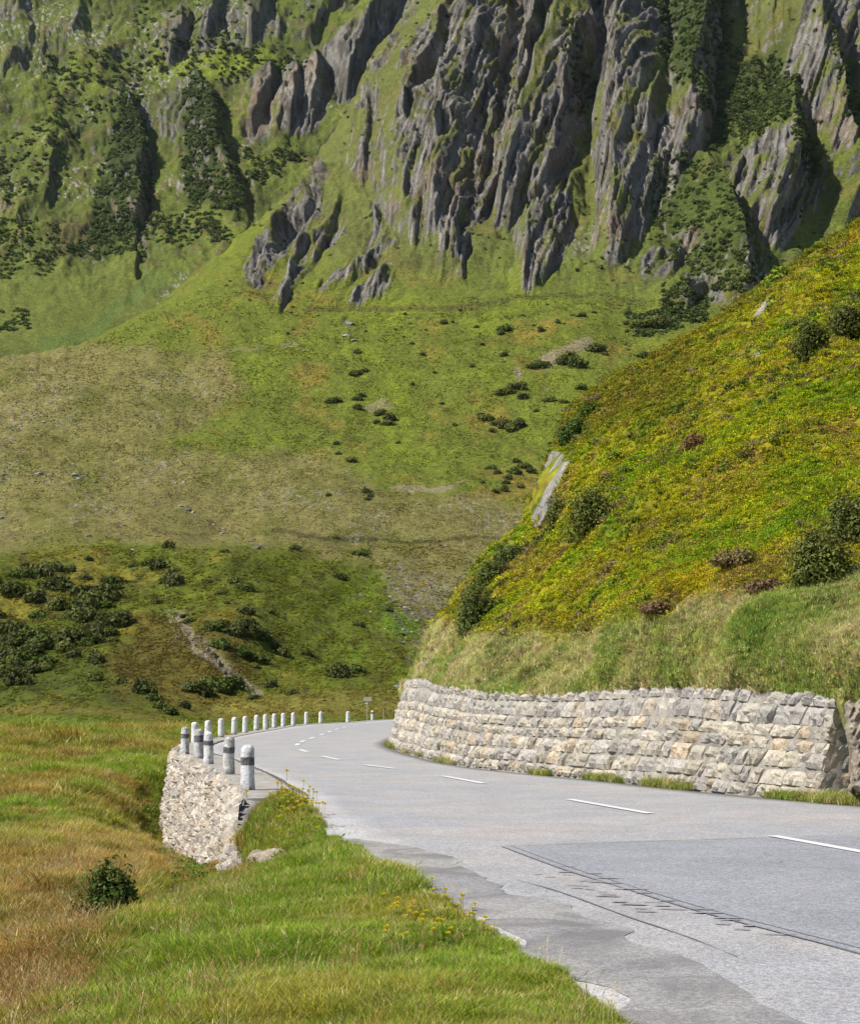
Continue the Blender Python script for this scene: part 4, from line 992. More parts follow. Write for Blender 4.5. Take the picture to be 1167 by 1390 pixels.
# --- dense alder thickets on the far cliffs and gullies (no one could count them)
far_protos = [proto('far_alder', shrub_proto('far_alder', 130, .26, 200 + i, 6, .9, .2)) for i in range(5)]
def tints(n, cols, wts, var=.15):
    cols = np.array(cols); k = rng.choice(len(cols), n, p=np.array(wts) / sum(wts)); return cols[k] * rng.uniform(1 - var, 1 + var, (n, 1))
def upright(n, tilt=.15): return np.stack([rng.uniform(-tilt, tilt, n), rng.uniform(-tilt, tilt, n), rng.uniform(0, 6.283, n)], 1)
ALD = [seen(66, 78, 38), seen(80, 92, 42), seen(54, 66, 34), seen(90, 100, 48)]
def thicket(polys, surf, n, px, name, label, seed, ustart):
    pts = []; sc = []
    g = np.random.default_rng(seed)
    for poly, dens in polys:
        p = np.array(poly); m = int(n * dens); u = g.uniform(p[:, 0].min(), p[:, 0].max(), m); v = g.uniform(p[:, 1].min(), p[:, 1].max(), m)
        uu = u + 10 * fbm2(u / 30, v / 30, 2, 5); vv_ = v + 10 * fbm2(u / 30, v / 30, 2, 6)
        k = (polymask(uu, vv_, poly, 4) > .5) & (fbm2(u / 14, v / 10, 3, 7) > g.uniform(-.7, .55, m)); pts.append((u[k], v[k]))
    u = np.concatenate([a for a, b in pts]); v = np.concatenate([b for a, b in pts])
    P_ = surf(u, v)[0]; s = px * P_[:, 1] / F * g.uniform(.35, 1.2, len(u))
    return P_ - [0, 0, .25] * s[:, None], s
tp_ = [([(900,-80),(990,-80),(990,60),(995,180),(960,220),(940,160),(900,120),(885,20)], 1.0), ([(880,240),(950,225),(1000,330),(1020,395),(960,385),(890,350)], .5), ([(1000,60),(1060,90),(1075,200),(1005,205),(985,120)], .8),
 ([(1075,180),(1110,200),(1100,260),(1060,250)], .35), ([(850,425),(925,420),(930,450),(850,450)], .25), ([(900,400),(960,405),(960,440),(900,440)], .25), ([(765,80),(812,110),(806,160),(780,150)], .12), ([(1060,380),(990,420),(940,410),(1000,380)], .2), ([(1100,60),(1167,160),(1167,230),(1130,200)], .3)]
Pa, sa = thicket(tp_, onC, 3400, 5.6, '', '', 1, 0)
tp2 = [([(155,165),(190,160),(206,230),(208,300),(170,325),(110,320),(130,260)], 1.0), ([(165,125),(190,125),(200,200),(165,200)], .35), ([(250,115),(285,120),(310,200),(330,260),(330,300),(270,290),(240,250),(255,190)], 1.0), ([(60,320),(200,300),(210,350),(90,350)], .4), ([(0,180),(60,160),(110,230),(60,260),(-40,300)], .35), ([(340,210),(420,190),(380,250),(330,250)], .3),
 ([(200,300),(330,260),(320,330),(220,340)], .45), ([(-40,300),(70,300),(80,360),(-40,380)], .3), ([(190,55),(420,60),(420,110),(190,105)], .22), ([(-40,420),(40,425),(40,450),(-40,460)], .22), ([(60,80),(170,60),(200,160),(60,180)], .28), ([(180,90),(300,80),(560,-20),(600,-60),(350,-80),(180,0)], .3)]
Pa2, sa2 = thicket([([(560,-80),(1200,-80),(1200,260),(1000,420),(860,400),(560,350)], .5), ([(300,420),(860,400),(860,470),(300,440)], .06), ([(480,100),(560,0),(560,330),(330,420),(300,400)], .1)], onC, 2600, 4.2, '', '', 8, 0)
Pb, sb = thicket(tp2, onD, 3000, 4.8, '', '', 2, 0)
PP = np.concatenate([Pa, Pb, Pa2]); SS = np.concatenate([sa, sb, sa2])
scatter('alder_thicket', PP, far_protos, SS, upright(len(PP), .3), tints(len(PP), ALD, [3, 3, 2, 2], .35) * 1.9, 'dark green alder scrub matted over the cliffs and gullies of the mountain', 'scrub')

# --- single shrubs one can count on the slopes and hillocks
M_objleaf = None
def objcol_mesh(name, n, leaf, seed, col, lobes=9, flat=.72, fill=.3):
    g = np.random.default_rng(seed); A = leafball(n, 1.0, leaf, g, flat, lobes, col, fill=fill, cv=.35); 
    for c in A.c: c *= np.repeat(g.uniform(.8, 1.2, (len(c) // 4, 1)), 4, 0)
    return A.build(name, M_foliage, False)
mids = [objcol_mesh('shrub_crown', 620, .13, 300 + i, c, 9, f) for i, (c, f) in enumerate([(seen(96, 104, 46), .75), (seen(104, 114, 50), .65), (seen(88, 96, 44), .8), (seen(122, 128, 58), .7), (seen(98, 114, 44), .6), (seen(108, 112, 60), .75)])]
LB = [(182,771,14),(215,773,30),(200,770,16),(239,779,14),(235,794,34),(222,790,16),(150,792,32),(155,801,20),(116,791,16),(95,779,18),(74,779,26),(267,782,10),(281,792,14),(330,807,26),(317,800,18),(227,747,16),(304,754,14),(400,747,16),(492,754,20),(482,752,12),(461,786,18),(212,820,16),(257,847,18),(250,837,14),(332,842,26),(364,839,14),(382,846,10),
 (295,862,30),(315,868,36),(338,870,36),(358,874,30),(300,878,26),(330,884,26),(372,880,20),(357,892,22),(382,887,22),(350,898,16),(417,890,16),(487,854,14),(465,917,36),(482,913,28),(456,920,20),(545,864,8),(527,835,14),(367,927,22),(295,935,44),(270,942,36),(312,930,32),(280,930,30),(192,947,30),(205,955,24),(150,860,26),(152,872,16),(145,845,22),(135,835,16),
 (130,905,30),(115,877,24),(90,885,26),(100,895,26),(165,930,18),(45,912,24),(60,905,20),(20,930,30),(130,925,22),(230,972,30),(215,966,24),(250,962,20),(395,940,14),(345,945,16),(300,815,14),(306,826,10),(120,850,18),(172,838,12),(118,766,10),(36,762,12)]
gg = np.random.default_rng(5)
for k in range(60):
    u = gg.uniform(-20, 165); v = gg.uniform(775, 880)
    if v < 775 + max(0, u - 60) * .5 or v > 880 - max(0, 60 - u) * .25: continue
    LB.append((u, v, gg.uniform(20, 40)))
for k in range(26): LB.append((gg.uniform(-20, 60), gg.uniform(865, 915), gg.uniform(18, 34)))
LCS = [(485,480,14),(495,506,16),(480,510,16),(488,508,12),(455,540,20),(448,542,14),(485,540,18),(487,550,14),(490,536,12),(515,560,20),(530,568,26),(525,575,22),(512,570,14),(457,600,12),(477,622,16),(460,614,10),(497,675,18),(503,680,12),(447,680,10),(572,483,10),(455,734,10),(500,685,12),(687,449,26),(680,455,14),(602,435,14),(646,444,10),(789,435,14),(734,452,12),(810,473,26),(822,476,12),(773,486,34),(784,496,30),(762,492,20),(732,496,26),(720,500,16),(742,494,18),(685,485,12),(703,527,24),(692,532,16),(680,533,20),(711,538,20),(747,541,18),(768,546,14),(661,564,22),(672,570,18),(685,574,30),(706,577,28),(695,580,20),(668,580,12),(713,629,22),(720,636,16),(698,639,26),(667,633,18),(676,640,14),(687,665,14),(687,655,14),(690,648,16),(747,600,8),(789,527,20),(872,478,20),(882,439,40),(865,440,26),(898,438,30),(850,436,16),(700,622,14),(652,556,12),(600,540,9),(560,470,9),(590,505,8),(640,500,9),(655,470,9),(705,660,12),(670,668,12),(655,655,10),(727,560,12),(560,520,8),(617,575,9),(540,600,9)]
M_tw = M_twig
def shrub_obj(P_, rad, kind, lab, grp, twigs=True):
    root = bpy.data.objects.new('shrub', mids[kind]); COL.objects.link(root); root.location = P_; root.scale = (rad * random.uniform(.85, 1.15), rad * random.uniform(.8, 1.1), rad * random.uniform(.8, 1.2)); root.rotation_euler = (0, 0, random.uniform(0, 6.28)); tag(root, lab, 'shrub', grp); return root
for (u, v, w) in LB:
    P_ = onC(u, v)[0]; P_ = np.array(P_); rad = w * P_[1] / F * .5 * 1.5
    lab = 'dark green dwarf alder bush in the dense patch on the lower left hillock' if u < 170 else 'dark green low bush on the hillock around the gravel scar'
    shrub_obj(P_ - [0, 0, .12 * rad], rad, gg.integers(0, 6), lab, 'shrubs on the lower hillocks, left patch' if u < 170 else 'shrubs on the lower hillocks around the gravel scar')
for (u, v, w) in LCS:
    P_ = np.array(onC(u, v)[0]); rad = w * P_[1] / F * .5 * 1.3
    lab = 'small dark alder bush on the far slope %s' % ('below the small rock ribs' if u < 620 else 'between cliffs and dry meadow')
    shrub_obj(P_ - [0, 0, .12 * rad], rad, gg.integers(0, 6), lab, 'shrubs on the far slope left of centre' if u < 620 else 'shrubs on the far slope right of centre')

# --- boulders lying on the meadows
def boulder_mesh(name, seed, col, flat=.6, sub=3, amp=.28, mat=None):
    bm = bmesh.new(); bmesh.ops.create_icosphere(bm, subdivisions=sub, radius=1.0); g = np.random.default_rng(seed)
    V_ = np.array([v.co[:] for v in bm.verts]); 
    for k in range(9):                                     # chop flat facets
        d = g.normal(size=3); d /= np.linalg.norm(d); h = g.uniform(.55, .85); t = V_ @ d; V_ -= np.where(t > h, t - h, 0)[:, None] * d
    V_ *= (1 + amp * fbm3(V_ + seed, 1.3, 3, seed))[:, None]; V_[:, 2] *= flat
    for v, p in zip(bm.verts, V_): v.co = p
    me = bpy.data.meshes.new(name); bm.to_mesh(me); bm.free(); me.materials.append(mat or M_stone)
    a = me.color_attributes.new('col', 'FLOAT_COLOR', 'POINT'); c = np.ones((len(V_), 4), np.float32); c[:, :3] = col; a.data.foreach_set('color', c.ravel())
    return me
tf_ = NT('far_rock'); cf_ = tf_.attr('col'); pf_ = tf_.pos(); M_frock = tf_.bsdf(tf_.mul(cf_, tf_.rng(tf_.noise(1.4, 5, .7, pf_), .3, .7, .7, 1.25)), .95, .1, tf_.bump(tf_.math('MULTIPLY', tf_.noise(1.5, 5, .7, pf_), .6), 1.0))
bms = [boulder_mesh('boulder', 400 + i, seen(*c), f, 2, .3, M_frock) for i, (c, f) in enumerate([((186,182,170),.5),((168,164,154),.6),((200,196,186),.45),((150,144,134),.5)])]
BL = [(41,504,9),(24,544,6),(7,646,14),(52,647,16),(50,649,8),(3,708,14),(102,648,14),(108,652,10),(118,646,10),(130,655,9),(140,650,8),(160,652,8),(175,651,8),(240,658,8),(246,690,10),(254,694,16),(262,697,8),(170,713,10),(120,730,12),(340,736,10),(346,748,18),(356,742,12),(240,754,6),(290,709,6),(305,714,8),(302,722,10),(270,709,8),(412,476,8),(568,690,8),(417,703,5),(203,581,7),(224,603,4),(60,570,7),(56,590,6),(12,575,6),(20,556,6),(100,631,6),(332,690,6),(491,808,12),(550,829,12),(530,812,6),(525,820,6),(559,835,8),(566,845,9),(535,846,8),(548,860,8),(560,858,9),(522,858,7),(540,935,14),(523,955,8),(497,955,6),(443,820,5),(476,437,14),(470,455,14),(478,460,12),(655,545,5),(607,530,5)]
for k in range(70):
    c = [(30, 560, 40, 30), (110, 650, 70, 8), (280, 700, 60, 25), (560, 840, 30, 40), (590, 760, 60, 70), (200, 600, 200, 70)][k % 6]
    BL.append((gg.normal(c[0], c[2]), gg.normal(c[1], c[3]), gg.uniform(3, 8)))
used = 0
for u, v, w in BL:
    if v > 905 and u > 555 or u > 640 or u < -40: continue
    P_ = np.array(onC(u, v)[0]); r_ = w * P_[1] / F * .5
    o = bpy.data.objects.new('boulder', bms[gg.integers(0, 4)]); COL.objects.link(o); o.location = P_; o.scale = (r_, r_ * .9, r_); o.rotation_euler = (gg.uniform(-.2, .2), gg.uniform(-.2, .2), gg.uniform(0, 6))
    lft = u < 200; rgt = u > 500 and v > 740
    tag(o, 'pale grey boulder lying %s' % ('in the dry grass of the left meadow' if lft else 'on the stony ground just above the road bend' if rgt else 'on the grass slope in the middle of the valley side'), 'boulder', 'boulders %s' % ('on the left meadow' if lft else 'above the road bend' if rgt else 'on the middle slope'))
# broken stones in the gravel scar
gs_ = [proto('scree_stone', boulder_mesh('scree_stone', 450 + i, (1, 1, 1), .6, 1, .3, None)) for i in range(3)]
t_ = NT('scree'); c_ = t_.attr('tint', 'INSTANCER'); Ms = t_.bsdf(t_.mul(c_, t_.rng(t_.noise(2, 3, .7, t_.pos()), .3, .7, .75, 1.2)), .95, .1)
for q in gs_: q.data.materials.clear(); q.data.materials.append(Ms)
tpar = gg.uniform(0, 1, 700) ** .7 * 4; gi = tpar.astype(int); gfr = tpar - gi; G_ = np.array(grav); gu = G_[gi, 0] * (1 - gfr) + G_[gi + 1, 0] * gfr + gg.normal(0, 9, 700); gv = G_[gi, 1] * (1 - gfr) + G_[gi + 1, 1] * gfr + gg.normal(0, 4, 700)
eu = gg.normal(575, 30, 500); ev = gg.normal(835, 38, 500); cu = gg.uniform(728, 830, 300); cv_ = gg.normal(335, 12, 300)
gu = np.concatenate([gu, eu, cu]); gv = np.concatenate([gv, ev, cv_]); Pg = onC(gu, gv)[0]
scatter('scree', Pg, gs_, Pg[:, 1] / F * gg.uniform(.4, 1.8, len(Pg)), upright(len(Pg), 1), tints(len(Pg), [seen(178, 168, 156), seen(160, 140, 124), seen(196, 190, 180)], [2, 1, 1]), 'loose gravel and broken stone in the scars of the lower slopes', 'gravel')

# --- grass tussocks on far/mid slopes give the surfaces their grain
tus = [proto('tussock', tuft_mesh('tussock', 26, .5, .75, .14, .9, M_blade, 500 + i)) for i in range(4)]
far_heath = [proto('low_heath', shrub_proto('low_heath', 60, .22, 560 + i, 6, .5, .3)) for i in range(4)]
n = 70000; u = rng.uniform(-60, 900, n); v = rng.uniform(400, 748, n); Pm, ii, jj = onC(u, v)
keep = (rng.uniform(size=n) < np.clip(.4 + 1.1 * fbm2(u / 22, v / 9, 4, 19), .03, 1)) & (v > np.interp(u, RU, RV) + 6) & (rmask[ii, jj] < .3)
Pm = Pm[keep]; cc = col[ii[keep], jj[keep]]; n = len(Pm)
scatter('slope_grass', Pm, far_heath, Pm[:, 1] / F * rng.uniform(.8, 2.4, n), upright(n, .3), cc * rng.uniform(.95, 1.6, (n, 1)) * (1 + rng.normal(size=(n, 3)) * .05), 'coarse grass tussocks over the dry meadow and green far slope', 'grass')
n = 40000; u = rng.uniform(-60, 640, n); v = rng.uniform(745, 1000, n); Pm, ii, jj = onC(u, v)
keep = rng.uniform(size=n) < np.clip(.35 + .9 * fbm2(u / 16, v / 8, 3, 9), .05, 1)
Pm = Pm[keep]; cc = col[ii[keep], jj[keep]]; n = len(Pm)
scatter('hillock_grass', Pm, far_heath, Pm[:, 1] / F * rng.uniform(1.6, 4.2, n), upright(n, .3), cc * rng.uniform(1.1, 1.7, (n, 1)) * mix(np.ones((n, 3)), np.array([1.15, .9, .8]), rng.uniform(0, 1, n) * .5), 'rough grass and heather tussocks over the lower hillocks', 'grass')

CRAGS = [[(760,612),(772,632),(768,652),(752,680),(736,702),(726,712),(724,700),(730,672),(738,648),(748,622)], [(1046,404),(1048,416),(1036,432),(1018,452),(1014,448),(1026,428),(1036,412)], [(1022,476),(1032,468),(1034,474),(1024,484)], [(1136,350),(1141,346),(1142,356),(1138,358)]]
# --- near hillside: heath and grass clumps
heath = [proto('heath_clump', shrub_proto('heath_clump', 110, .13, 600 + i, 7, .65, .3)) for i in range(5)]
hg = [proto('bank_grass', tuft_mesh('bank_grass', 34, .45, .9, .055, .9, M_blade, 620 + i)) for i in range(4)]
N_ = 145000; u = rng.uniform(545, 1420, N_); tu = np.interp(u, SU, SVv); bu = np.interp(u, ue, be); v = tu + (bu - tu) * rng.uniform(0, 1, N_)
acc = rng.uniform(size=N_) < (bu - tu) / 780.; u = u[acc]; v = v[acc]; bu = bu[acc]; Pe, ii, jj = onE(u, v); Pe = Pe + NE[ii, jj] * 0; cc = colE[ii, jj]; gk = gE[ii, jj]; rr = rockr[ii, jj]
isg = (rng.uniform(size=len(u)) < .12 + .88 * gk) & (rr < .4)
ex = np.zeros(len(u))
for q in CRAGS: ex = np.maximum(ex, polymask(u, v, q, 4))
h_ = ~isg & (rr < .2) & (ex < .4); isg &= ex < .4
m_ = h_ & (rng.uniform(size=len(u)) < .035); h_ &= ~m_
jit3 = lambda n, a: 1 + rng.normal(size=(n, 3)) * a
n = h_.sum(); print('heath', n)
cv3 = ecol(Pe[h_] + rng.normal(size=(n, 3)) * .35, u[h_], v[h_], np.interp(u[h_], ue, be2))[0]
scatter('heath', Pe[h_] - NE[ii[h_], jj[h_]] * .02, heath, Pe[h_, 1] / F * rng.uniform(4.5, 11, n), upright(n, .6), np.clip(cv3 * 1.12 * rng.uniform(.75, 1.3, (n, 1)) * jit3(n, .06), .004, .9), 'yellow green heath and bilberry carpet with brown patches on the near hillside', 'heath')
nb_ = m_.sum(); pm_ = Pe[m_]; kk_ = fbm3(pm_, .5, 3, 61) > -.05; pm_ = pm_[kk_]; nb_ = len(pm_)
scatter('dwarf_shrubs', pm_, heath, pm_[:, 1] / F * rng.uniform(8, 20, nb_), upright(nb_, .5), tints(nb_, [seen(96, 112, 40), seen(120, 104, 60), seen(112, 128, 44), seen(132, 112, 88)], [3, 2, 2, 1.5], .2) * 1.4, 'darker bilberry and heather cushions standing out of the heath', 'dwarf shrubs')
n = isg.sum(); print('bank grass', n)
cg3 = ecol(Pe[isg] + rng.normal(size=(n, 3)) * .25, u[isg], v[isg], np.interp(u[isg], ue, be2))[0]
scatter('bank_grass', Pe[isg], hg, Pe[isg, 1] / F * rng.uniform(6, 15, n), upright(n, .5), np.clip(cg3 * 1.15 * rng.uniform(.7, 1.35, (n, 1)) * jit3(n, .07), .004, .9), 'bleached and green grass on the bank above the retaining wall', 'grass')

# --- near shrubs with stems and small leaves
def bush(u, v, wpx, hpx, n, leafpx, col, lab, surf=onE, seed=0, cat='shrub', grp=None, name='leafy_shrub', lobes=12, sink=.1, P_=None):
    g = np.random.default_rng(700 + seed)
    if P_ is None: P_ = np.array(surf(u, v)[0])
    k = P_[1] / F; r = wpx * k * .66; h = hpx * k * 1.05
    A = leafball(n, r, leafpx * k, g, h / r / 1.0, lobes, col, fill=.6, asp=.5, cv=.35)
    root = bpy.data.objects.new(name, None); COL.objects.link(root); root.location = P_ - [0, 0, sink * h]; tag(root, lab, cat, grp)
    link('foliage', A.build('foliage', M_foliage, False), root)
    T = Acc(); S2 = Acc()
    for q in range(14):
        a = g.uniform(0, 6.28); e = g.uniform(.3, .85) * r; tube(T, [(0.1 * r * math.cos(a), .1 * r * math.sin(a), -.1 * h), (e * .4 * math.cos(a), e * .4 * math.sin(a), h * .35), (e * math.cos(a), e * math.sin(a), h * g.uniform(.6, .95))], [.02 * r + .006, .014 * r + .004, .003], 5)
    for q in range(int(26 + n / 90)):
        a = g.uniform(0, 6.28); el = g.uniform(.15, 1.3); d0 = np.array([math.cos(a) * math.cos(el), math.sin(a) * math.cos(el), math.sin(el)]); Lr = g.uniform(.95, 1.3)
        sz = np.array([r * .85, r * .85, h * .9]); p0 = d0 * sz * .5; p1 = d0 * sz * Lr * .85 + [0, 0, .05 * h]; tube(T, [p0, (p0 + p1) / 2 + [0, 0, .02 * h], p1], [.006 * r + .003, .004, .002], 3)
        for w in np.linspace(.35, 1, 9):
            c_ = p0 + (p1 - p0) * w; o1 = g.normal(size=3); o1 /= np.linalg.norm(o1); o2 = np.cross(o1, d0); l_ = leafpx * k * g.uniform(.8, 1.4)
            V_ = np.array([c_, c_ + o1 * l_ * .5 + o2 * l_ * .25, c_ + o1 * l_, c_ + o1 * l_ * .5 - o2 * l_ * .25]); S2.add(V_, [[0, 1, 2, 3]], np.array(col) * g.uniform(.8, 1.5))
    link('sprigs', S2.build('sprigs', M_foliage, False), root)
    link('stems', T.build('stems', M_twig, True), root)
    return root
WIL = seen(126, 134, 62); DKL = seen(106, 116, 50)
G1 = 'leafy bushes on the near hillside'
bush(800, 730, 60, 76, 5000, 2.6, WIL, 'dark willow bush right of the pale rock face on the hillside', seed=1)
bush(760, 716, 44, 50, 2000, 2.4, WIL, 'smaller willow bush tucked at the lower left of the big willow by the rock', seed=2)
bush(648, 856, 62, 78, 4200, 2.5, seen(120, 134, 66), 'silvery green bush at the lower left corner of the hillside above the wall', seed=3)
for k, (a, b, w, h, l) in enumerate([(675, 800, 44, 40, 'lowest'), (692, 778, 42, 38, 'second lowest'), (710, 760, 40, 36, 'third from the bottom'), (728, 742, 38, 34, 'uppermost')]):
    bush(a, b, w, h, 1700, 2.3, seen(110, 124, 58), 'low green bush in the row down the hillside edge, %s of four' % l, seed=4 + k, grp='bushes in a row down the hillside edge')
bush(1104, 488, 58, 62, 3600, 2.8, DKL, 'dark glossy bush upper right on the hillside, left one of the pair', seed=10)
bush(1150, 462, 66, 66, 3600, 2.8, seen(110, 118, 54), 'greyer bush upper right at the picture edge, right one of the pair', seed=11)
bush(1113, 786, 84, 104, 6000, 3.4, WIL, 'large dark leafy bush at the right edge above the retaining wall', seed=12)
bush(1150, 735, 60, 80, 3000, 3.2, seen(122, 130, 62), 'looser green bush behind the large dark bush at the right edge', seed=13)
bush(940, 606, 42, 26, 1500, 2.6, seen(150, 116, 72), 'small brownish red bush in the middle of the hillside', seed=14)
bush(1058, 386, 40, 26, 1200, 3.4, seen(150, 170, 50), 'bright yellow green plant on the skyline of the hillside', seed=15)
bush(800, 566, 34, 28, 900, 2.6, seen(104, 122, 42), 'green bush on the skyline above the pale rock face', seed=16)
bush(776, 600, 44, 40, 1500, 2.6, seen(92, 116, 48), 'bright green bush overhanging the pale rock face', seed=17)
bush(998, 775, 62, 26, 1800, 3.0, seen(150, 132, 84), 'brownish heather bush left of the large dark bush', seed=18)
bush(1034, 796, 62, 24, 1800, 3.0, seen(148, 120, 88), 'purplish brown heather bush below the large dark bush', seed=19)
bush(905, 838, 50, 15, 1000, 2.8, seen(146, 118, 84), 'dark brown heather tuft where heath meets the grassy bank', seed=20)

# --- rock faces breaking through the hillside
def crag(poly, depth, lab, seed, name='rock_outcrop', c=(184, 178, 170)):
    p = np.array(poly, float); u0, u1 = p[:, 0].min() - 4, p[:, 0].max() + 4; v0, v1 = p[:, 1].min() - 4, p[:, 1].max() + 4
    nu = max(10, int((u1 - u0) / 1.2)); nv = max(10, int((v1 - v0) / 1.2)); Ug, Vg = np.meshgrid(np.linspace(u0, u1, nu), np.linspace(v0, v1, nv))
    m = polymask(Ug + 3 * fbm2(Ug / 9, Vg / 9, 2, seed), Vg + 3 * fbm2(Ug / 9, Vg / 9, 2, seed + 1), poly, 5)
    vs_ = np.maximum(Vg, np.interp(Ug, SU, SVv) + 1); S_, ii, jj = onE(Ug.ravel(), vs_.ravel()); Yg = S_[:, 1].reshape(Ug.shape)
    # smooth depth over the outcrop, then push towards the eye and break it up
    for _ in range(10): Yg[1:-1, 1:-1] = (Yg[:-2, 1:-1] + Yg[2:, 1:-1] + Yg[1:-1, :-2] + Yg[1:-1, 2:]) / 4
    cr = (ridg(fbm_an((Ug + .45 * Vg) / 11, Vg / 40, 2, seed + 2) * 1.6) - .5) * .5 + fbm_an((Ug + .45 * Vg) / 4, Vg / 12, 3, seed + 3) * .3
    Yg = Yg - .1 - depth * m ** .5 * 3.4 - m * cr * depth * .8
    P_ = P3(Ug, Vg, Yg); org = P_[nv // 2, nu // 2]
    colr = np.broadcast_to(seen(*c), P_.shape) * (1 - .55 * sstep(.75, .95, ridg(fbm_an((Ug + .45 * Vg) / 9, Vg / 26, 2, seed + 5) * 2)))[..., None] * (1 + .3 * fbm_an((Ug + .45 * Vg) / 5, Vg / 30, 3, seed + 4))[..., None]
    fc = gridfaces(nv, nu); keep = (m.ravel()[fc].max(1) > .02); me = mesh_np(name, P_ - org, fc[keep], M_frock if org[1] > 40 else M_stone, colr)
    o = link(name, me, None, org); tag(o, lab, 'rock'); return o
crag([(760,612),(772,632),(768,652),(752,680),(736,702),(726,712),(724,700),(730,672),(738,648),(748,622)], .55, 'pale cracked rock face on the left edge of the hillside', 31)
crag([(1046,404),(1048,416),(1036,432),(1018,452),(1014,448),(1026,428),(1036,412)], .35, 'narrow white rock rib high on the hillside', 33)
crag([(1022,476),(1032,468),(1034,474),(1024,484)], .25, 'small pale rock below the narrow white rib', 35)
crag([(1136,350),(1141,346),(1142,356),(1138,358)], .2, 'tiny white rock near the top right of the hillside', 37)
crag([(576,892),(584,896),(580,912),(570,918),(566,910)], .3, 'small grey rock at the far upper corner of the wall', 39, c=(170,158,142))
o = crag([(1150,958),(1184,952),(1240,960),(1240,1070),(1184,1078),(1158,1070),(1162,1020),(1154,1000)], .45, 'brown cracked bedrock beside the near end of the retaining wall', 41, c=(186,172,152))

# --- boulders at the near end of the left wall
def near_rock(x, y, z, s, lab, seed, c):
    o = bpy.data.objects.new('boulder', boulder_mesh('boulder', seed, seen(*c), .9, 5, .35)); COL.objects.link(o); o.location = (x, y, z); o.scale = s; o.rotation_euler = (.2, -.25, seed); tag(o, lab, 'boulder'); return o
def pxr(u, v, Y): return P3(u, v, Y)
for (u, v, Y, wx, hx, lab, c) in [(347,1172,22.9,24,44,'grey streaked boulder at the foot of the wall end',(178,168,156)),(370,1170,22.4,28,34,'pale boulder half buried in grass right of the grey boulder',(196,180,158)),]:
    p = P3(u, v, Y); k = Y / F; near_rock(p[0], p[1], p[2], (wx * k * .7, .3, hx * k * .6), lab, 800 + int(u), c)

# --- near left meadow grass
gt = [proto('grass_tuft', tuft_mesh('grass_tuft', 30, .16, .24, .011, .8, M_blade, 900 + i)) for i in range(5)]
gw = [proto('weed', shrub_proto('weed', 70, .12, 920 + i, 5, .6, .5)) for i in range(3)]
stt = [proto('straw_tuft', tuft_mesh('straw_tuft', 16, .16, .5, .008, .45, M_blade, 940 + i, True)) for i in range(5)]
def fpoints(n, y0, y1, s):
    g = np.random.default_rng(s)
    y = np.exp(g.uniform(math.log(y0), math.log(y1), n)); tl = g.uniform(-.29, .10, n); x = tl * (y + 2)
    ok = (x < leftline(y) - .02); x = x[ok]; y = y[ok]; z = zF(x, y); P_ = np.stack([x, y, z], 1); u, v = proj(P_); ok = (u > -60) & (v < 1460) & (u < 900)
    return P_[ok], u[ok], v[ok]
P_, u, v = fpoints(330000, 7.5, 95, 21)
c_f, s_f = fcol(P_ + rng.normal(size=P_.shape) * .15, u, v); dry_ = (rng.uniform(size=len(u)) < .16)[:, None]; c_f = np.where(dry_, seen(206, 190, 120) * 1.1, c_f * np.array([1.04, .96, 1.1]))
thin = rng.uniform(size=len(u)) < np.clip(1 - .75 * s_f, .1, 1); 
ga = leftline(P_[:, 1]) - P_[:, 0]; grv = (ga < .45) & (P_[:, 1] < 20) & (fbm3(P_, 1.4, 2, 5) > -.1); blk = polymask(u, v, [(318,1105),(352,1100),(392,1150),(392,1200),(322,1215)], 3) > .5; thin &= ~grv | (rng.uniform(size=len(u)) < .45)
Pg, cg = P_[thin], c_f[thin]; n = len(Pg); print('grass', n)
tall = 1 + .5 * fbm3(Pg, .5, 3, 6)

lf = np.interp(Pg[:, 1], fl[::10, 1], fl[::10, 0]) - Pg[:, 0]; tall *= np.where((Pg[:, 1] > 23) & (Pg[:, 1] < 56) & (lf < 1.3) & (lf > -.2), .45, 1)
tall *= np.interp(leftline(Pg[:, 1]) - Pg[:, 0], [0, 1.5, 4], [.75, 1.0, 1.35]) * (1 + .35 * sstep(0, .4, fbm3(Pg, 1.1, 3, 16))); tall *= np.where((Pg[:, 1] > 20) & (Pg[:, 1] < 30) & (leftline(Pg[:, 1]) - Pg[:, 0] < 1.2), .7, 1)
scatter('grass', Pg, gt, rng.uniform(.6, 1.2, n) * tall * np.interp(Pg[:, 1], [8, 20, 30, 50, 90], [.5, .8, .9, 1.15, 1.9]), upright(n, .2), np.clip(cg * 1.25 * rng.uniform(.7, 1.35, (n, 1)) * jit3(n, .07), .004, .7), 'green grass growing over the verge and meadow left of the road', 'grass')
P_, u, v = fpoints(110000, 8, 75, 22); c_f, s_f = fcol(P_, u, v)
k = rng.uniform(size=len(u)) < (s_f * .42 + .03) * np.where(u < 330, 1, .15); Ps = P_[k]; lf = np.interp(Ps[:, 1], fl[::10, 1], fl[::10, 0]) - Ps[:, 0]; Ps = Ps[~((Ps[:, 1] > 22) & (Ps[:, 1] < 56) & (lf < 1.6) & (rng.uniform(size=len(Ps)) < .85))]; n = len(Ps); print('straw', n)
tn_ = tints(n, [seen(216, 184, 124), seen(204, 156, 98), seen(232, 210, 160), seen(184, 130, 84), seen(160, 160, 80)], [3, 2.5, 2, 1.5, 2], .2) * 1.25
scatter('straw_grass', Ps, stt, rng.uniform(.5, 1.15, n) * np.interp(Ps[:, 1], [8, 20, 50, 80], [.55, .65, .65, 1.1]), upright(n, .2), tn_, 'tall reddish straw grass with seed heads at the lower left', 'dry grass')
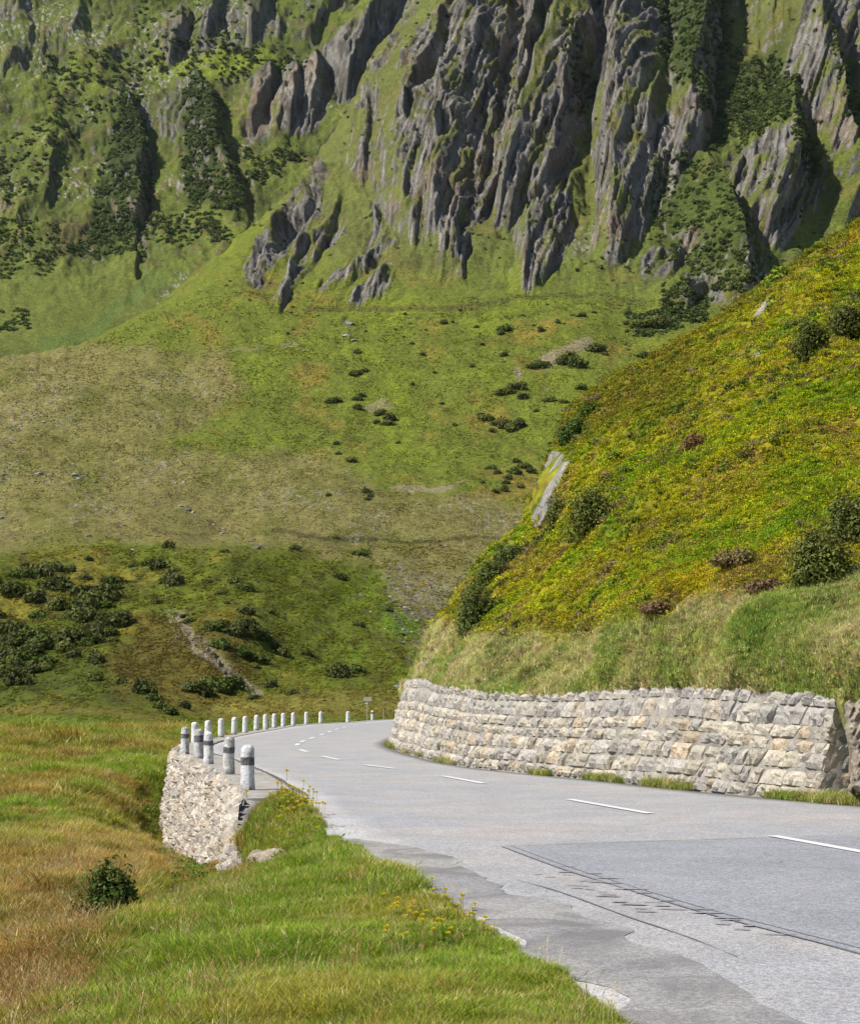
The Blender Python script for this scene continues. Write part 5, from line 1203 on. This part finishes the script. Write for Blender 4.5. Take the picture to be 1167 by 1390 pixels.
P_, u, v = fpoints(34000, 8, 70, 23); c_f, s_f = fcol(P_, u, v); k = (rng.uniform(size=len(u)) < .5 * (1 - s_f)); Pw = P_[k]; n = len(Pw)
scatter('meadow_herbs', Pw, gw, rng.uniform(.05, .13, n) * np.interp(Pw[:, 1], [8, 20, 50], [.7, 1.2, 2.6]), upright(n, .3), tints(n, [seen(112, 146, 48), seen(92, 128, 44), seen(150, 168, 70)], [2, 2, 1], .2), 'broad leaved herbs among the meadow grass', 'herbs')
# low weeds along the foot of the retaining wall and in the wedge by the bend
kk = (wl_[:, 1] > 28.5) & (wl_[:, 1] < 70); wbw = wl_[kk]; m = 1500; q = rng.integers(0, len(wbw), m); nnn = nin[kk][q]; P_ = np.concatenate([wbw[q] - nnn * rng.uniform(.02, .2, (m, 1)), np.zeros((m, 1)) + .0], 1)
kp = (fbm2(P_[:, 1] * 1.1, P_[:, 0] * 0, 3, 8) > -.02 + .5 * sstep(34, 50, P_[:, 1])); P_ = P_[kp]
wdg = [(6.0 + a * .9, 28.2 - a * 1.2 + b, 0.02) for a, b in rng.uniform(0, 1, (260, 2)) * [1, .9]]; wd2 = [(-1.5 + a * .5, 64 + 12 * b, 0) for a, b in rng.uniform(0, 1, (150, 2))]
P_ = np.concatenate([P_, np.array(wdg), np.array(wd2)]); n = len(P_)
scatter('wall_foot_weeds', P_, gt, rng.uniform(.2, 1.0, n), upright(n, .4), tints(n, [seen(150, 160, 70), seen(126, 146, 56), seen(196, 184, 120)], [2, 2, 2], .3) * 1.5, 'weeds and grass along the foot of the retaining wall', 'weeds')
# gravel on the verge by the asphalt
P_, u, v = fpoints(60000, 8, 19, 24); ga = leftline(P_[:, 1]) - P_[:, 0]; k = (ga < .5) & (fbm3(P_, 1.4, 2, 5) > -.15); P_ = P_[k][:2500]; n = len(P_)
scatter('verge_gravel', P_, gs_, rng.uniform(.006, .022, n), upright(n, 2), tints(n, [seen(190, 184, 172), seen(160, 150, 140), seen(210, 204, 196)], [1, 1, 1], .2), 'pale gravel on the verge beside the asphalt', 'gravel')
# shrub lower left
p = P3(148, 1262, 17.0); p[2] = float(zF(p[0], p[1]))
_y = 12.0
for _y in np.linspace(10, 40, 300):
    q_ = P3(148, 1262, _y)
    if q_[2] < float(zF(q_[0], q_[1])) + .02: p = q_; break
print('low shrub at', p)
bush(0, 0, 74, 96, 4200, 4.2, seen(96, 118, 46), 'round dark green shrub in the straw grass at lower left', seed=30, P_=p, sink=.05)

# --- yellow flowers
M_yel = NT('petal_yellow').bsdf(seen(250, 226, 24, .9), .5, .2, None, .3); M_stem = NT('flower_stem').bsdf(seen(104, 118, 62), .7, .2)
def flower(loc, h, r, lab, grp, k):
    A = Acc(); d = random.uniform(-.1, .1) * h; tube(A, [(0, 0, -.02), (d * .4, 0, h * .5), (d, 0, h)], [.0022, .002, .002], 4)
    root = bpy.data.objects.new('yellow_flower', None); COL.objects.link(root); root.location = loc; root.rotation_euler = (0, 0, random.uniform(0, 6)); tag(root, lab, 'flower', grp)
    link('stem', A.build('stem', M_stem, True), root); B = Acc(); npt = 14
    for ring, (rr_, zz) in enumerate(((r, r * .35), (r * .65, r * .6))):
        for q in range(npt):
            a = 6.283 * q / npt + ring * .2; w = rr_ * .22; c, s = math.cos(a), math.sin(a)
            B.add([[d, 0, h], [d + c * rr_ * .7 - s * w, s * rr_ * .7 + c * w, h + zz], [d + c * rr_, s * rr_, h + zz * 1.3], [d + c * rr_ * .7 + s * w, s * rr_ * .7 - c * w, h + zz]], [[0, 1, 2, 3]])
    link('flower_head', B.build('flower_head', M_yel, False), root)
FA = [(377,1080),(382,1088),(389,1070),(392,1086),(398,1088),(383,1090),(402,1092),(412,1078),(408,1104),(402,1111),(414,1107),(418,1109),(428,1113),(433,1114),(423,1112),(412,1100),(418,1096),(424,1093),(430,1094),(450,1098),(376,1132),(429,1148),(372,1103),(367,1100),(334,1100),(380,1128),(384,1098),(441,1112),(437,1115),(456,1131),(480,1142),(495,1142),(507,1131),(395,1094),(387,1092),(421,1087),(405,1118),(392,1100)]
FA = [q for q in FA if q[0] < 446]
FC = [(377+7*k%50, 1086+11*k%34) for k in range(24)]
FB = [(520+17*k%150, 1232+13*k%62) for k in range(26)] + [(588,1226),(605,1225),(534,1247),(538,1250),(564,1260),(550,1265),(600,1272),(586,1209),(553,1290),(668,1284),(531,1251),(628,1235),(645,1262)]
def meadow_hit(u, v):
    for Y in np.linspace(8, 60, 900):
        q_ = P3(u, v, Y)
        if q_[2] < float(zF(q_[0], q_[1])): return q_
    return P3(u, v, 20)
for k, (u, v) in enumerate(FA + FC):
    p = meadow_hit(u, v + 9); h = 11 * p[1] / F * random.uniform(.8, 1.4)
    flower((p[0], p[1], p[2] + .17), h, .036, 'yellow hawkbit flower in the grass clump beside the coping slab', 'yellow flowers beside the coping slab', k)
for k, (u, v) in enumerate(FB):
    p = meadow_hit(u, v + 8); flower((p[0], p[1], p[2] + .04), .10, .024, 'yellow flower low in the verge grass near the worn asphalt edge', 'yellow flowers in the bottom verge', k)
# ================================================================== LIGHT, CAMERA
cam = bpy.data.cameras.new('camera'); co = bpy.data.objects.new('camera', cam); COL.objects.link(co); SC.camera = co
cam.sensor_fit = 'HORIZONTAL'; cam.sensor_width = 24; cam.lens = 24 * F / 1167; cam.shift_y = -45 / 1167; cam.clip_end = 8000; cam.clip_start = .3
co.location = (0, 0, CAMZ); co.rotation_euler = (math.pi / 2 + PITCH, 0, 0)
ELEV = math.radians(49); SD = Vector((-.90, -.36, 0)).normalized() * math.cos(ELEV) + Vector((0, 0, math.sin(ELEV)))
su = bpy.data.lights.new('sun', 'SUN'); su.energy = 4.6; su.angle = math.radians(.5); su.color = (1, .955, .88)
so = bpy.data.objects.new('sun', su); COL.objects.link(so); so.rotation_euler = SD.to_track_quat('Z', 'Y').to_euler()
w_ = bpy.data.worlds.new('World'); SC.world = w_; w_.use_nodes = True; nt = w_.node_tree; bg = nt.nodes['Background']
sk = nt.nodes.new('ShaderNodeTexSky'); sk.sky_type = 'NISHITA'; sk.sun_disc = False; sk.sun_elevation = ELEV; sk.sun_rotation = math.atan2(SD.x, SD.y); sk.altitude = 2000
nt.links.new(sk.outputs[0], bg.inputs[0]); bg.inputs[1].default_value = .08
SC.view_settings.view_transform = 'Standard'; SC.view_settings.look = 'None'; SC.view_settings.exposure = .79; SC.view_settings.gamma = 1
SC.cycles.max_bounces = 5; SC.cycles.transparent_max_bounces = 4
# air between the camera and the mountain
hb = bpy.data.meshes.new('haze'); bm = bmesh.new(); bmesh.ops.create_cube(bm, size=1.0)
for v in bm.verts: v.co = ((v.co.x) * 7000, 1200 + v.co.y * 4200, 900 + v.co.z * 1860)
bm.to_mesh(hb); bm.free(); hz = bpy.data.materials.new('haze'); hz.use_nodes = True; t_ = hz.node_tree; t_.nodes.clear(); ou = t_.nodes.new('ShaderNodeOutputMaterial'); pv = t_.nodes.new('ShaderNodeVolumePrincipled')
pv.inputs['Color'].default_value = (.78, .88, 1, 1); pv.inputs['Density'].default_value = .000013; pv.inputs['Anisotropy'].default_value = .2; t_.links.new(pv.outputs[0], ou.inputs['Volume']); hb.materials.append(hz)
ho = link('haze', hb); tag(ho, 'thin bluish mountain air', 'haze', None, 'stuff')
